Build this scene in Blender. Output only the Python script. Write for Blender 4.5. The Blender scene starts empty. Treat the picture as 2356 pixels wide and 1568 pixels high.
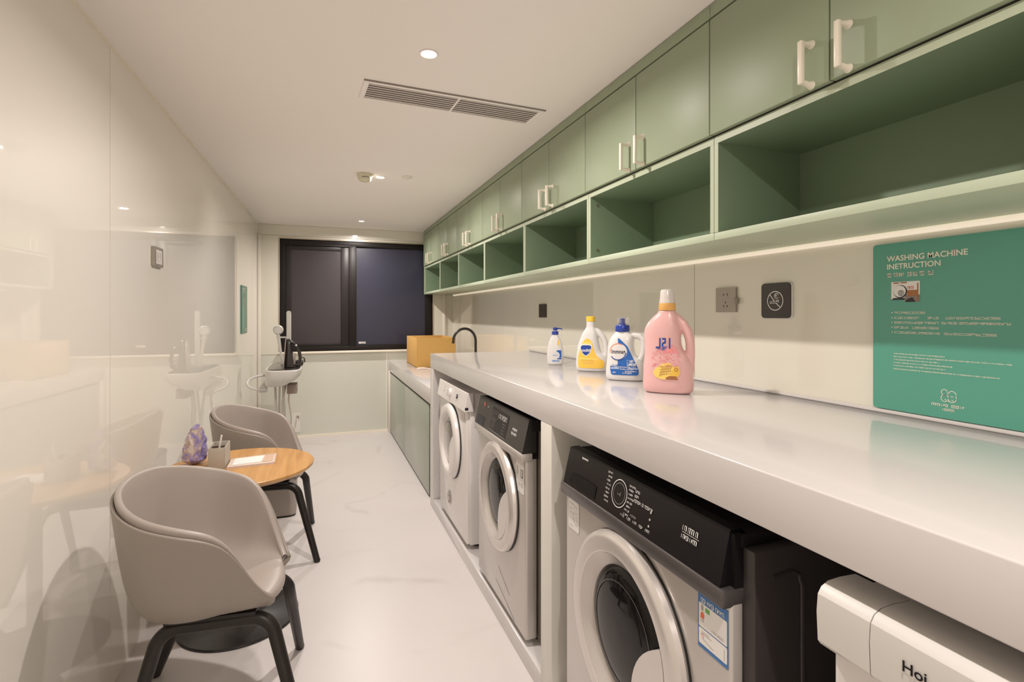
import bpy, bmesh, math, random
from mathutils import Vector, Matrix
sc = bpy.context.scene
COL = sc.collection
PI = math.pi
# ------------------------------------------------------------------ camera
cam = bpy.data.objects.new('camera', bpy.data.cameras.new('camera')); COL.objects.link(cam)
cam.location = (0, 0, 1.315)
cam.rotation_euler = (PI/2, 0, -math.radians(20.25))
cam.data.sensor_width = 36; cam.data.lens = 36*1201/2356
cam.data.shift_y = -62/2356
cam.data.clip_start = 0.02
sc.camera = cam
# ------------------------------------------------------------------ world, light, exposure
w = bpy.data.worlds.new('night'); sc.world = w; w.use_nodes = True
w.node_tree.nodes['Background'].inputs[0].default_value = (0.03, 0.035, 0.07, 1)
w.node_tree.nodes['Background'].inputs[1].default_value = 0.3
sc.view_settings.view_transform = 'Standard'; sc.view_settings.look = 'None'
sc.view_settings.gamma = 1; sc.view_settings.use_curve_mapping = False
sc.view_settings.exposure = 0.0
LIGHT_COL = (1.0, 0.91, 0.855); LIGHT_W = 19.5
CEIL = 2.257; XR = 1.47; YF = 6.0; YB = -2.6
DOWNLIGHTS = [(0.40, 5.487), (0.393, 3.683), (0.371, 1.875), (0.37, 0.07), (0.37, -1.73)]

# ------------------------------------------------------------------ helpers
def tag(o, label=None, cat=None, group=None, kind=None):
    if label: o['label'] = label
    if cat: o['category'] = cat
    if group: o['group'] = group
    if kind: o['kind'] = kind
    return o
def thing(name, label, cat, loc=(0, 0, 0), rz=0, group=None):
    o = bpy.data.objects.new(name, None); COL.objects.link(o)
    o.location = loc; o.rotation_euler = (0, 0, rz); o.empty_display_size = .05
    return tag(o, label, cat, group)
def copy_tree(o, parent=None):
    c = o.copy(); COL.objects.link(c)
    if parent: c.parent = parent
    for ch in o.children: copy_tree(ch, c)
    return c
MATS = {}
def mat(name, col, rough=.5, metal=0, coat=0, coat_r=.03, ior=1.5, emit=None, es=0, bump=0, bscale=60, var=0, vscale=3, trans=0, alpha=1, spec=.5):
    m = bpy.data.materials.new(name); m.use_nodes = True; nt = m.node_tree; p = nt.nodes['Principled BSDF']
    def S(k, v): p.inputs[k].default_value = v
    S('Base Color', (*col, 1)); S('Roughness', rough); S('Metallic', metal); S('IOR', ior)
    S('Coat Weight', coat); S('Coat Roughness', coat_r); S('Transmission Weight', trans); S('Alpha', alpha); S('Specular IOR Level', spec)
    if emit: S('Emission Color', (*emit, 1)); S('Emission Strength', es)
    tc = nt.nodes.new('ShaderNodeTexCoord')
    if var:
        n = nt.nodes.new('ShaderNodeTexNoise'); n.inputs['Scale'].default_value = vscale; n.inputs['Detail'].default_value = 4
        nt.links.new(tc.outputs['Object'], n.inputs['Vector'])
        mx = nt.nodes.new('ShaderNodeMix'); mx.data_type = 'RGBA'
        mx.inputs[6].default_value = (*[c*(1-var) for c in col], 1); mx.inputs[7].default_value = (*[min(1, c*(1+var)) for c in col], 1)
        nt.links.new(n.outputs['Fac'], mx.inputs[0]); nt.links.new(mx.outputs[2], p.inputs['Base Color'])
    if bump:
        n = nt.nodes.new('ShaderNodeTexNoise'); n.inputs['Scale'].default_value = bscale; n.inputs['Detail'].default_value = 3
        nt.links.new(tc.outputs['Object'], n.inputs['Vector'])
        b = nt.nodes.new('ShaderNodeBump'); b.inputs['Strength'].default_value = bump; b.inputs['Distance'].default_value = .002
        nt.links.new(n.outputs['Fac'], b.inputs['Height']); nt.links.new(b.outputs['Normal'], p.inputs['Normal'])
    MATS[name] = m; return m

mat('wall_glass', (.66, .60, .49), .25, coat=1, coat_r=.02, var=.02, vscale=.6, ior=1.5)
mat('wall_glass_left', (.86, .82, .74), .4, coat=1, coat_r=.015, var=.015, vscale=.5)
mat('splash_glass', (.76, .735, .635), .3, coat=1, coat_r=.035, var=.02, vscale=.7)
mat('far_panel', (.76, .735, .64), .3, coat=.7, coat_r=.06, var=.02, vscale=.8)
mat('lower_panel', (.68, .69, .61), .3, coat=.8, coat_r=.06, var=.02, vscale=.8)
mat('paint', (.95, .91, .87), .75, bump=.05, bscale=150)
mat('trim_white', (.84, .80, .72), .35)
mat('trim_cream', (.93, .86, .74), .4)
mat('joint', (.30, .27, .21), .6)
mat('stone', (.64, .612, .60), .18, coat=.35, coat_r=.05, bump=.02, bscale=8, var=.015, vscale=2)
mat('stone_under', (.74, .72, .66), .3)
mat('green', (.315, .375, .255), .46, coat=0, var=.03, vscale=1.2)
mat('green_edge', (.44, .50, .36), .45)
mat('green_bounce_lit', (.47, .54, .40), .42)  # cabinet green lightened, light bounced off the counter painted into the underside
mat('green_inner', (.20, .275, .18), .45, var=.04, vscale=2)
mat('sage_gloss', (.33, .37, .30), .3, coat=.35, coat_r=.05)
mat('gap_black', (.012, .011, .010), .6)
mat('handle_cream', (.86, .80, .68), .32)
mat('frame_black', (.012, .009, .008), .45, spec=.3)
mat('sash_dark', (.020, .016, .016), .4, spec=.35)
mat('film_warm', (.036, .029, .033), .4, coat=.35, coat_r=.12, var=.10, vscale=1.5)
mat('film_blue', (.024, .025, .048), .4, coat=.3, coat_r=.14, var=.15, vscale=1.5)
mat('alu', (.62, .56, .46), .3, metal=.7)
mat('shell', (.295, .258, .220), .42, bump=.03, bscale=300)
mat('leather', (.375, .325, .290), .40, bump=.06, bscale=260, var=.02, vscale=6)
mat('leg_black', (.017, .0135, .012), .34, spec=.4)
mat('rubber', (.02, .018, .017), .7)
mat('table_base', (.022, .019, .018), .3)
mat('grey_box', (.42, .385, .33), .55)
mat('box_inner', (.10, .06, .045), .6)
mat('paper', (.86, .83, .80), .6)
mat('card_tan', (.62, .44, .32), .55)
mat('tray_pink', (.72, .60, .53), .4)
mat('pen_white', (.85, .84, .82), .3)
mat('white_enamel', (.80, .765, .745), .22, coat=.3)
mat('white_plastic', (.64, .62, .585), .35)
mat('silver', (.56, .525, .495), .30, metal=.35, coat=.3, coat_r=.1)
mat('silver_bright', (.70, .66, .63), .24, metal=.55)
mat('steel_dark', (.11, .10, .098), .3, metal=.5)
mat('body_olive', (.17, .15, .12), .35, metal=.2)
mat('body_dark', (.045, .038, .038), .32, metal=.1)
mat('panel_black', (.008, .007, .008), .22, spec=.25)
mat('panel_char', (.020, .018, .017), .28, coat=.15)
mat('black_top', (.006, .005, .005), .6, spec=.2)
mat('door_dark', (.008, .007, .007), .05, spec=.28)
mat('door_clear', (.15, .12, .11), .07, coat=1, coat_r=.01)
mat('drum', (.30, .27, .26), .25, metal=.8)
mat('ink_white', (.85, .84, .82), .5)
mat('ink_grey', (.35, .33, .32), .5)
mat('ink_red', (.65, .12, .08), .5)
mat('label_paper', (.80, .78, .75), .45)
mat('label_blue', (.05, .17, .42), .4)
mat('label_green', (.15, .42, .10), .4)
mat('label_orange', (.80, .16, .05), .4)
mat('teal', (.085, .345, .255), .32, coat=.35, coat_r=.08, var=.03, vscale=2)
mat('teal_dark', (.02, .17, .11), .3, coat=.3)
mat('lettering', (.86, .84, .70), .5)
mat('socket_grey', (.37, .335, .29), .32, metal=.35)
mat('socket_dark', (.045, .033, .025), .4)
mat('socket_white', (.80, .78, .72), .35)
mat('sign_black', (.018, .015, .013), .28, coat=.3)
mat('pet_white', (.74, .725, .71), .26, coat=.3)
mat('pet_pink', (.80, .47, .455), .28, coat=.25)
mat('cap_clear', (.86, .80, .76), .15, trans=.25, coat=.3)
mat('cap_orange', (.82, .44, .13), .3)
mat('cap_yellow', (.90, .58, .06), .3)
mat('cap_blue', (.015, .045, .32), .28, coat=.3)
mat('clear_plastic', (.93, .93, .95), .06, trans=.9, alpha=.35)
mat('pr_yellow', (.90, .56, .08), .4)
mat('pr_yellow2', (.95, .68, .17), .4)
mat('pr_blue', (.015, .06, .33), .35)
mat('pr_blue2', (.02, .13, .46), .35)
mat('pr_lightblue', (.45, .55, .75), .4)
mat('pr_red', (.80, .16, .17), .45)
mat('pr_rose', (.85, .33, .34), .45)
mat('pr_brown', (.38, .15, .05), .45)
mat('pr_orange', (.82, .25, .08), .45)
mat('pr_black', (.02, .02, .03), .45)
mat('cardboard', (.66, .39, .115), .75, bump=.15, bscale=220, var=.04, vscale=20)
mat('cardboard_in', (.52, .30, .09), .8)
mat('faucet_black', (.018, .014, .012), .35)
mat('iron_black', (.022, .017, .017), .25, coat=.4)
mat('iron_grey', (.35, .30, .28), .35, metal=.4)
mat('taupe', (.27, .21, .18), .5)
mat('hose', (.62, .56, .48), .4)
mat('slat', (.66, .60, .57), .5)
mat('slat_gap', (.30, .26, .24), .8)
mat('detector', (.72, .68, .52), .45)
mat('lamp_lens', (1, 1, 1), .4, emit=(1, .93, .86), es=14)
mat('trim_cream_glow', (.93, .86, .74), .4, emit=(1, .87, .70), es=.42)
mat('lamp_ring', (.90, .82, .78), .3)

def floor_mat():
    m = bpy.data.materials.new('marble_floor'); m.use_nodes = True; nt = m.node_tree; p = nt.nodes['Principled BSDF']
    N = nt.nodes.new; L = nt.links.new
    tc = N('ShaderNodeTexCoord')
    n0 = N('ShaderNodeTexNoise'); n0.inputs['Scale'].default_value = 1.3; n0.inputs['Detail'].default_value = 5
    L(tc.outputs['Object'], n0.inputs['Vector'])
    mixv = N('ShaderNodeMix'); mixv.data_type = 'VECTOR'; mixv.inputs[0].default_value = .35
    L(tc.outputs['Object'], mixv.inputs[4]); L(n0.outputs['Color'], mixv.inputs[5])
    vo = N('ShaderNodeTexVoronoi'); vo.feature = 'DISTANCE_TO_EDGE'; vo.inputs['Scale'].default_value = 2.6
    L(mixv.outputs[1], vo.inputs['Vector'])
    r = N('ShaderNodeValToRGB'); r.color_ramp.elements[0].position = 0.0; r.color_ramp.elements[0].color = (1, 1, 1, 1)
    r.color_ramp.elements[1].position = .055; r.color_ramp.elements[1].color = (0, 0, 0, 1)
    L(vo.outputs['Distance'], r.inputs[0])
    n1 = N('ShaderNodeTexNoise'); n1.inputs['Scale'].default_value = 2.2; n1.inputs['Detail'].default_value = 3
    L(tc.outputs['Object'], n1.inputs['Vector'])
    r1 = N('ShaderNodeValToRGB'); r1.color_ramp.elements[0].position = .50; r1.color_ramp.elements[1].position = .68
    L(n1.outputs['Fac'], r1.inputs[0])
    mu = N('ShaderNodeMath'); mu.operation = 'MULTIPLY'; L(r.outputs[0], mu.inputs[0]); L(r1.outputs[0], mu.inputs[1])
    n2 = N('ShaderNodeTexNoise'); n2.inputs['Scale'].default_value = 1.6; n2.inputs['Detail'].default_value = 6
    L(tc.outputs['Object'], n2.inputs['Vector'])
    ad = N('ShaderNodeMath'); ad.operation = 'MULTIPLY_ADD'; ad.inputs[1].default_value = .30; L(mu.outputs[0], ad.inputs[0])
    sm = N('ShaderNodeMath'); sm.operation = 'MULTIPLY'; sm.inputs[1].default_value = .22; L(n2.outputs['Fac'], sm.inputs[0]); L(sm.outputs[0], ad.inputs[2])
    c = N('ShaderNodeMix'); c.data_type = 'RGBA'; c.inputs[6].default_value = (.67, .635, .62, 1); c.inputs[7].default_value = (.34, .29, .265, 1)
    L(ad.outputs[0], c.inputs[0]); L(c.outputs[2], p.inputs['Base Color'])
    p.inputs['Roughness'].default_value = .34
    MATS['marble_floor'] = m
floor_mat()
def wood_mat():
    m = bpy.data.materials.new('wood'); m.use_nodes = True; nt = m.node_tree; p = nt.nodes['Principled BSDF']
    N = nt.nodes.new; L = nt.links.new
    tc = N('ShaderNodeTexCoord'); mp = N('ShaderNodeMapping'); mp.inputs['Scale'].default_value = (34, 2.5, 10); mp.inputs['Rotation'].default_value = (0, 0, .5)
    L(tc.outputs['Object'], mp.inputs['Vector'])
    n = N('ShaderNodeTexNoise'); n.inputs['Scale'].default_value = 1.6; n.inputs['Detail'].default_value = 6; L(mp.outputs[0], n.inputs['Vector'])
    r = N('ShaderNodeValToRGB'); r.color_ramp.elements[0].position = .3; r.color_ramp.elements[0].color = (.50, .255, .082, 1)
    r.color_ramp.elements[1].position = .7; r.color_ramp.elements[1].color = (.66, .37, .135, 1)
    L(n.outputs['Fac'], r.inputs[0]); L(r.outputs[0], p.inputs['Base Color']); p.inputs['Roughness'].default_value = .32
    MATS['wood'] = m
wood_mat()
def wrap_mat():
    m = bpy.data.materials.new('purple_wrap'); m.use_nodes = True; nt = m.node_tree; p = nt.nodes['Principled BSDF']
    N = nt.nodes.new; L = nt.links.new
    tc = N('ShaderNodeTexCoord')
    n = N('ShaderNodeTexNoise'); n.inputs['Scale'].default_value = 14; n.inputs['Detail'].default_value = 4; n.inputs['Distortion'].default_value = 2.2
    L(tc.outputs['Object'], n.inputs['Vector'])
    r = N('ShaderNodeValToRGB'); e = r.color_ramp.elements; e[0].position = .34; e[0].color = (.17, .14, .33, 1); e[1].position = .62; e[1].color = (.60, .54, .52, 1)
    a = e.new(.46); a.color = (.33, .28, .52, 1); b = e.new(.53); b.color = (.45, .34, .28, 1)
    L(n.outputs['Fac'], r.inputs[0]); L(r.outputs[0], p.inputs['Base Color']); p.inputs['Roughness'].default_value = .25
    MATS['purple_wrap'] = m
wrap_mat()

class Frame:
    def __init__(s, o, u, v):
        s.o = Vector(o); s.u = Vector(u).normalized(); s.v = Vector(v).normalized(); s.n = s.u.cross(s.v)
    def __call__(s, a, b, d=0): return s.o + s.u*a + s.v*b + s.n*d
_tc = {}
def text_mesh(body, bold=False, space=1.0):
    k = (body, bold, space)
    if k in _tc: return _tc[k]
    cu = bpy.data.curves.new('t', 'FONT'); cu.body = body; cu.size = 1; cu.resolution_u = 3; cu.space_character = space
    if bold: cu.offset = .018
    ob = bpy.data.objects.new('t', cu); COL.objects.link(ob)
    dg = bpy.context.evaluated_depsgraph_get(); dg.update()
    me = bpy.data.meshes.new_from_object(ob.evaluated_get(dg))
    vs = [(v.co.x, v.co.y) for v in me.vertices]; fs = [tuple(p.vertices) for p in me.polygons]
    bpy.data.objects.remove(ob); bpy.data.curves.remove(cu); bpy.data.meshes.remove(me)
    _tc[k] = (vs, fs); return vs, fs

class MB:
    def __init__(s): s.v = []; s.f = []; s.m = []; s.mats = []
    def mi(s, name):
        if name not in s.mats: s.mats.append(name)
        return s.mats.index(name)
    def add(s, vs, fs, m, M=None):
        o = len(s.v); k = s.mi(m)
        s.v += [tuple(M @ Vector(v)) if M else tuple(v) for v in vs]
        s.f += [tuple(i+o for i in f) for f in fs]; s.m += [k]*len(fs); return s
    def box(s, x0, x1, y0, y1, z0, z1, m, r=0, seg=2, M=None):
        if x0 > x1: x0, x1 = x1, x0
        if y0 > y1: y0, y1 = y1, y0
        if z0 > z1: z0, z1 = z1, z0
        bm = bmesh.new(); bmesh.ops.create_cube(bm, size=1)
        for v in bm.verts:
            v.co = Vector(((x0+x1)/2+v.co.x*(x1-x0), (y0+y1)/2+v.co.y*(y1-y0), (z0+z1)/2+v.co.z*(z1-z0)))
        if r: bmesh.ops.bevel(bm, geom=bm.edges[:], offset=min(r, .49*min(x1-x0, y1-y0, z1-z0)), segments=seg, affect='EDGES', profile=.5)
        bm.verts.ensure_lookup_table()
        s.add([v.co[:] for v in bm.verts], [[v.index for v in f.verts] for f in bm.faces], m, M); bm.free(); return s
    def rings(s, rings, m, cap0=True, cap1=True, M=None, closed=True):
        n = len(rings[0]); vs = [p for r in rings for p in r]; fs = []
        for i in range(len(rings)-1):
            for j in range(n if closed else n-1):
                a = i*n+j; b = i*n+(j+1) % n; fs.append((a, b, b+n, a+n))
        if cap0: fs.append(tuple(range(n))[::-1])
        if cap1: fs.append(tuple(range((len(rings)-1)*n, len(rings)*n)))
        return s.add(vs, fs, m, M)
    def tube(s, pts, rad, m, n=12, M=None, flat=None, caps=True):
        pts = [Vector(p) for p in pts]; R = []
        rads = rad if isinstance(rad, (list, tuple)) else [rad]*len(pts)
        t0 = (pts[1]-pts[0]).normalized(); up = Vector((0, 0, 1)) if abs(t0.z) < .9 else Vector((1, 0, 0))
        nx = t0.cross(up).normalized()
        for i, p in enumerate(pts):
            t = (pts[min(i+1, len(pts)-1)]-pts[max(i-1, 0)]).normalized()
            nx = (nx-t*nx.dot(t)).normalized(); ny = t.cross(nx)
            k = flat or 1
            R.append([tuple(p+nx*math.cos(a)*rads[i]+ny*math.sin(a)*rads[i]*k) for a in [2*PI*j/n for j in range(n)]])
        return s.rings(R, m, caps, caps, M)
    def lathe(s, prof, m, n=48, M=None, cap0=False, cap1=False):
        R = [[(r*math.cos(2*PI*j/n), r*math.sin(2*PI*j/n), z) for j in range(n)] for r, z in prof]
        return s.rings(R, m, cap0, cap1, M)
    def cyl(s, p0, p1, r, m, n=24, M=None): return s.tube([p0, p1], r, m, n, M)
    def poly(s, pts, m, fr, d0=0, d1=None):
        n = len(pts)
        if d1 is None: return s.add([tuple(fr(a, b, d0)) for a, b in pts], [tuple(range(n))], m)
        vs = [tuple(fr(a, b, d0)) for a, b in pts]+[tuple(fr(a, b, d1)) for a, b in pts]
        fs = [tuple(range(n))[::-1], tuple(range(n, 2*n))]+[(i, (i+1) % n, n+(i+1) % n, n+i) for i in range(n)]
        return s.add(vs, fs, m)
    def text(s, body, m, fr, a, b, h, d=.0006, width=None, bold=False, mirror=False, space=1.0, fn=None):
        vs, fs = text_mesh(body, bold, space)
        x0 = min(v[0] for v in vs); x1 = max(v[0] for v in vs); k = h/.72
        kx = (width/(x1-x0)) if width else k
        mid = (x0+x1)/2
        P = [(a+((2*mid-x if mirror else x)-x0)*kx, b+y*k) for x, y in vs]
        f = fn or (lambda p, q: fr(p, q, d))
        return s.add([tuple(f(*p)) for p in P], fs, m)
    def bars(s, segs, m, fr, th, d=.0006, fn=None):
        f = fn or (lambda p, q: fr(p, q, d))
        for (x0, y0, x1, y1) in segs:
            dx, dy = x1-x0, y1-y0; L = math.hypot(dx, dy) or 1e-6; nx, ny = -dy/L*th/2, dx/L*th/2
            s.add([tuple(f(*p)) for p in ((x0-nx, y0-ny), (x1-nx, y1-ny), (x1+nx, y1+ny), (x0+nx, y0+ny))], [(0, 1, 2, 3)], m)
        return s
    def glyphs(s, a, b, w_, h, n, m, fr, seed=0, d=.0006, fn=None, latin=False, th=None):
        """illegible printed characters, as they read in the photograph"""
        R = random.Random(seed); cw = w_/n; g = cw*(.86 if not latin else .8); segs = []
        for i in range(n):
            x = a+i*cw
            if not latin:
                for q in range(3): segs.append((x, b+h*(.08+.42*q), x+g, b+h*(.08+.42*q))) if R.random() < .75 else None
                for q in range(3): segs.append((x+g*.5*q+.0001, b+(h*.4 if R.random() < .3 else 0), x+g*.5*q+.0001, b+h)) if R.random() < .7 else None
            else:
                segs.append((x, b, x, b+h)); t = R.random()
                if t < .35: segs += [(x, b+h, x+g, b+h), (x+g, b+h, x+g, b)]
                elif t < .6: segs += [(x, b, x+g, b), (x+g, b, x+g, b+h), (x, b+h, x+g, b+h)]
                elif t < .8: segs += [(x, b, x+g*.8, b+h)]
        return s.bars(segs, m, fr, th or h*.13, d, fn)
    def ringflat(s, a, b, r0, r1, m, fr, d=.0006, a0=0, a1=2*PI, n=40, sx=1, fn=None):
        f = fn or (lambda p, q: fr(p, q, d)); vs = []; fs = []
        for i in range(n+1):
            t = a0+(a1-a0)*i/n
            vs += [tuple(f(a+math.cos(t)*r*sx, b+math.sin(t)*r)) for r in (r0, r1)]
        for i in range(n): fs.append((2*i, 2*i+1, 2*i+3, 2*i+2))
        return s.add(vs, fs, m)
    def build(s, name, parent=None, smooth=40, label=None):
        me = bpy.data.meshes.new(name); me.from_pydata(s.v, [], s.f)
        for k in s.mats: me.materials.append(MATS[k])
        me.polygons.foreach_set('material_index', s.m)
        me.polygons.foreach_set('use_smooth', [True]*len(s.f))
        me.update()
        try: me.set_sharp_from_angle(angle=math.radians(smooth))
        except Exception: pass
        o = bpy.data.objects.new(name, me); COL.objects.link(o)
        if parent: o.parent = parent
        if label: o['label'] = label
        return o
def struct(name, mb, smooth=30): return tag(mb.build(name, None, smooth), kind='structure')
def interp(x, pts):
    """smooth monotone-ish interpolation through (x, value...) rows"""
    if x <= pts[0][0]: return pts[0][1:]
    for i in range(len(pts)-1):
        a, b = pts[i], pts[i+1]
        if x <= b[0]:
            t = (x-a[0])/(b[0]-a[0]); p = pts[max(i-1, 0)]; q = pts[min(i+2, len(pts)-1)]; out = []
            for k in range(1, len(a)):
                m0 = (b[k]-p[k])/((b[0]-p[0]) or 1)*(b[0]-a[0]); m1 = (q[k]-a[k])/((q[0]-a[0]) or 1)*(b[0]-a[0])
                t2, t3 = t*t, t*t*t
                out.append((2*t3-3*t2+1)*a[k]+(t3-2*t2+t)*m0+(-2*t3+3*t2)*b[k]+(t3-t2)*m1)
            return tuple(out)
    return pts[-1][1:]

# ================================================================== room shell
def XL(y): return -.74+.02285*y
mb = MB(); mb.box(-1.2, 1.6, YB-.1, YF+.2, -.1, 0, 'marble_floor'); struct('floor', mb)
mb = MB(); mb.box(-1.2, 1.6, YB-.1, YF+.2, CEIL, CEIL+.1, 'paint'); struct('ceiling', mb)
mb = MB()
def lslab(y0, y1, z0, z1, m, inset=0.0, t=.1):
    e = Frame((0, 0, 0), (1, 0, 0), (0, 1, 0))
    mb.poly([(XL(y0)-inset-t, y0), (XL(y0)-inset, y0), (XL(y1)-inset, y1), (XL(y1)-inset-t, y1)], m, e, z0, z1)
lslab(YB-.1, YF+.1, 0, CEIL, 'joint', .006, .1)
for a, b in ((YB, -.9), (-.897, .7), (.703, 2.2055), (2.2085, YF)): lslab(a, b, 0, CEIL-.004, 'wall_glass_left', 0, .006)
struct('wall_left', mb)
mb = MB(); mb.box(XR+.006, XR+.12, YB-.1, YF+.2, 0, CEIL, 'joint')
for a, b in ((YB, .2), (.2025, 1.7805), (1.7835, 4.2), (4.2025, YF)): mb.box(XR, XR+.006, a, b, 0, CEIL-.002, 'splash_glass')
struct('wall_right', mb)
mb = MB(); mb.box(-1.0, XR+.1, YB-.12, YB, 0, CEIL, 'paint'); struct('wall_near', mb)
# far wall around the window opening
WX0, WX1, WZ0, WZ1 = -.392, 1.232, .915, 2.112
mb = MB()
mb.box(-.8, WX0, YF+.006, YF+.12, 0, CEIL, 'joint'); mb.box(WX1, XR+.1, YF+.006, YF+.12, 0, CEIL, 'joint')
mb.box(WX0, WX1, YF+.006, YF+.12, 0, WZ0, 'joint'); mb.box(WX0, WX1, YF+.006, YF+.12, WZ1, CEIL, 'joint')
mb.box(-.66, WX0, YF, YF+.006, .888, WZ1+.03, 'far_panel'); mb.box(-.66, XR, YF, YF+.006, WZ1+.033, CEIL-.002, 'far_panel')
mb.box(WX1, XR, YF, YF+.006, .888, WZ1+.03, 'far_panel'); mb.box(WX0, WX1, YF, YF+.006, WZ1, WZ1+.03, 'far_panel')
mb.box(-.66, .708, YF, YF+.006, 0, .884, 'lower_panel'); mb.box(.712, XR, YF, YF+.006, 0, .884, 'lower_panel')
mb.box(WX0, WX1, YF, YF+.006, .884, WZ0, 'lower_panel')
struct('wall_far', mb)
mb = MB(); mb.box(XL(6)+.001, -.572, YF-.022, YF, 0, WZ1+.03, 'trim_white', .003); struct('trim_1', mb)
mb = MB(); mb.box(1.355, 1.38, YF-.02, YF, .79, 1.56, 'trim_white', .003); struct('trim_2', mb)
mb = MB(); mb.box(.704, .716, YF-.004, YF, 0, .884, 'trim_white'); struct('trim_3', mb)
mb = MB(); mb.box(XL(6), .745, YF-.012, YF, 0, .022, 'trim_cream'); struct('baseboard_far', mb)
mb = MB()
mb.poly([(XL(YB), YB), (XL(YB)+.009, YB), (XL(YF)+.009, YF), (XL(YF), YF)], 'trim_cream', Frame((0, 0, 0), (1, 0, 0), (0, 1, 0)), CEIL-.007, CEIL-.0005)
struct('trim_4', mb)
mb = MB(); mb.box(XR-.012, XR-.0005, YB, 5.95, 1.524, 1.539, 'trim_cream_glow', .002); struct('trim_5', mb)  # cream wall trim with an added weak glow, fills the wall under the cabinets
mb = MB(); mb.box(WX0-.015, 1.30, YF-.035, YF+.06, .893, WZ0-.002, 'trim_cream', .003); struct('trim_6', mb)
# window
wn = thing('window_1', None, None); wn['kind'] = 'structure'
def rectframe(mb, x0, x1, z0, z1, wl, wr, wb, wt, y0, y1, m, r=.002):
    mb.box(x0, x0+wl, y0, y1, z0, z1, m, r); mb.box(x1-wr, x1, y0, y1, z0, z1, m, r)
    mb.box(x0+wl, x1-wr, y0, y1, z0, z0+wb, m, r); mb.box(x0+wl, x1-wr, y0, y1, z1-wt, z1, m, r)
    return mb
mb = MB(); rectframe(mb, WX0-.012, WX1+.012, WZ0-.002, WZ1+.014, .012, .012, .002, .014, YF-.004, YF+.1, 'alu', .001); mb.build('reveal_trim', wn)
mb = MB(); rectframe(mb, WX0, WX1, WZ0, WZ1, .052, .075, .052, .052, YF+.010, YF+.085, 'frame_black')
mb.box(.305, .382, YF+.005, YF+.085, WZ0+.05, WZ1-.05, 'frame_black', .003); mb.build('window_frame', wn)
mb = MB(); rectframe(mb, WX0+.052, .306, WZ0+.052, WZ1-.052, .060, .085, .030, .055, YF+.022, YF+.055, 'sash_dark', .002)
mb.box(WX0+.05, .345, YF+.002, YF+.012, WZ1-.062, WZ1-.05, 'frame_black', .001); sash = mb.build('sliding_sash', wn)
mb = MB(); mb.box(WX0+.10, .25, YF+.035, YF+.043, WZ0+.07, WZ1-.1, 'film_warm'); mb.build('pane', sash)
mb = MB(); rectframe(mb, .382, WX1-.075, WZ0+.052, WZ1-.052, .006, .006, .006, .006, YF+.04, YF+.06, 'sash_dark', .0); mb.build('glazing_bead', wn)
mb = MB(); mb.box(.384, WX1-.077, YF+.045, YF+.052, WZ0+.054, WZ1-.054, 'film_blue'); mb.build('pane', wn)
mb = MB(); fr = Frame((.41, YF+.0445, .985), (1, 0, 0), (0, 0, 1)); mb.poly([(0, 0), (.075, 0), (.075, .022), (0, .022)], 'label_paper', fr); mb.glyphs(.03, .005, .04, .012, 3, 'ink_grey', fr, 3, d=.0008); mb.build('glass_label', wn)

# ================================================================== ceiling fittings
proto = None
DL = ['recessed ceiling downlight nearest the window', 'recessed ceiling downlight beside the round smoke detector', 'large bright recessed downlight in front of the ceiling air grille']
for i, (x, y) in enumerate(DOWNLIGHTS):
    if proto is None:
        t = thing('ceiling_downlight', DL[0], 'ceiling light', (x, y, CEIL), 0, 'recessed downlights along the ceiling')
        mb = MB(); mb.lathe([(.0335, .0), (.0335, -.003), (.030, -.005), (.0265, -.003), (.0255, .0)], 'lamp_ring', 40); mb.build('trim_ring', t)
        mb = MB(); mb.lathe([(.0001, -.0022), (.02, -.0024), (.0262, -.0018)], 'lamp_lens', 40, cap0=True); mb.build('lens', t)
        proto = t
    else:
        t = copy_tree(proto); t.location = (x, y, CEIL)
        t['label'] = (DL+['recessed ceiling downlight straight above the viewpoint', 'recessed ceiling downlight behind the viewpoint'])[i]
    if i:
        if i == 3:                                                     # dimmer spot over the doorway side
            for ch in t.children:
                if ch.type == 'LIGHT': ch.data = ch.data.copy(); ch.data.energy = LIGHT_W*.72
        continue
    ld = bpy.data.lights.new('downlight_lamp', 'AREA'); ld.shape = 'DISK'; ld.size = .05; ld.energy = LIGHT_W; ld.color = LIGHT_COL; ld.spread = math.radians(165)
    lo = bpy.data.objects.new('downlight_lamp', ld); COL.objects.link(lo); lo.parent = t; lo.location = (0, 0, -.006)
# air grille
t = thing('air_grille', 'long linear ceiling air grille with two banks of slats', 'vent', (.57, 2.285, CEIL), math.radians(3.0))
mb = MB(); rectframe2 = mb
hx, hy = .405, .095
mb.box(-hx, hx, -hy, -hy+.020, -.006, 0, 'paint', .001); mb.box(-hx, hx, hy-.014, hy, -.006, 0, 'paint', .001)
mb.box(-hx, -hx+.02, -hy+.02, hy-.014, -.006, 0, 'paint', .001); mb.box(hx-.02, hx, -hy+.02, hy-.014, -.006, 0, 'paint', .001)
mb.box(-hx-.003, hx+.003, -hy-.003, -hy, -.0065, 0, 'slat_gap'); mb.box(-.004, .004, -hy+.02, hy-.014, -.0055, 0, 'paint')
mb.build('frame', t)
mb = MB(); mb.box(-hx+.02, hx-.02, -hy+.02, hy-.014, -.0012, -.0002, 'slat_gap'); mb.build('cavity', t)
for b in (-1, 1):
    mb = MB()
    for k in range(7):
        yy = -hy+.026+k*.0215
        x0, x1 = (-hx+.02, -.004) if b < 0 else (.004, hx-.02)
        mb.add([(x0, yy, -.0045), (x1, yy, -.0045), (x1, yy+.0165, -.0018), (x0, yy+.0165, -.0018), (x0, yy, -.0035), (x1, yy, -.0035)], [(0, 1, 2, 3), (0, 4, 5, 1)], 'slat')
    mb.build('slat_bank', t)
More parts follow.
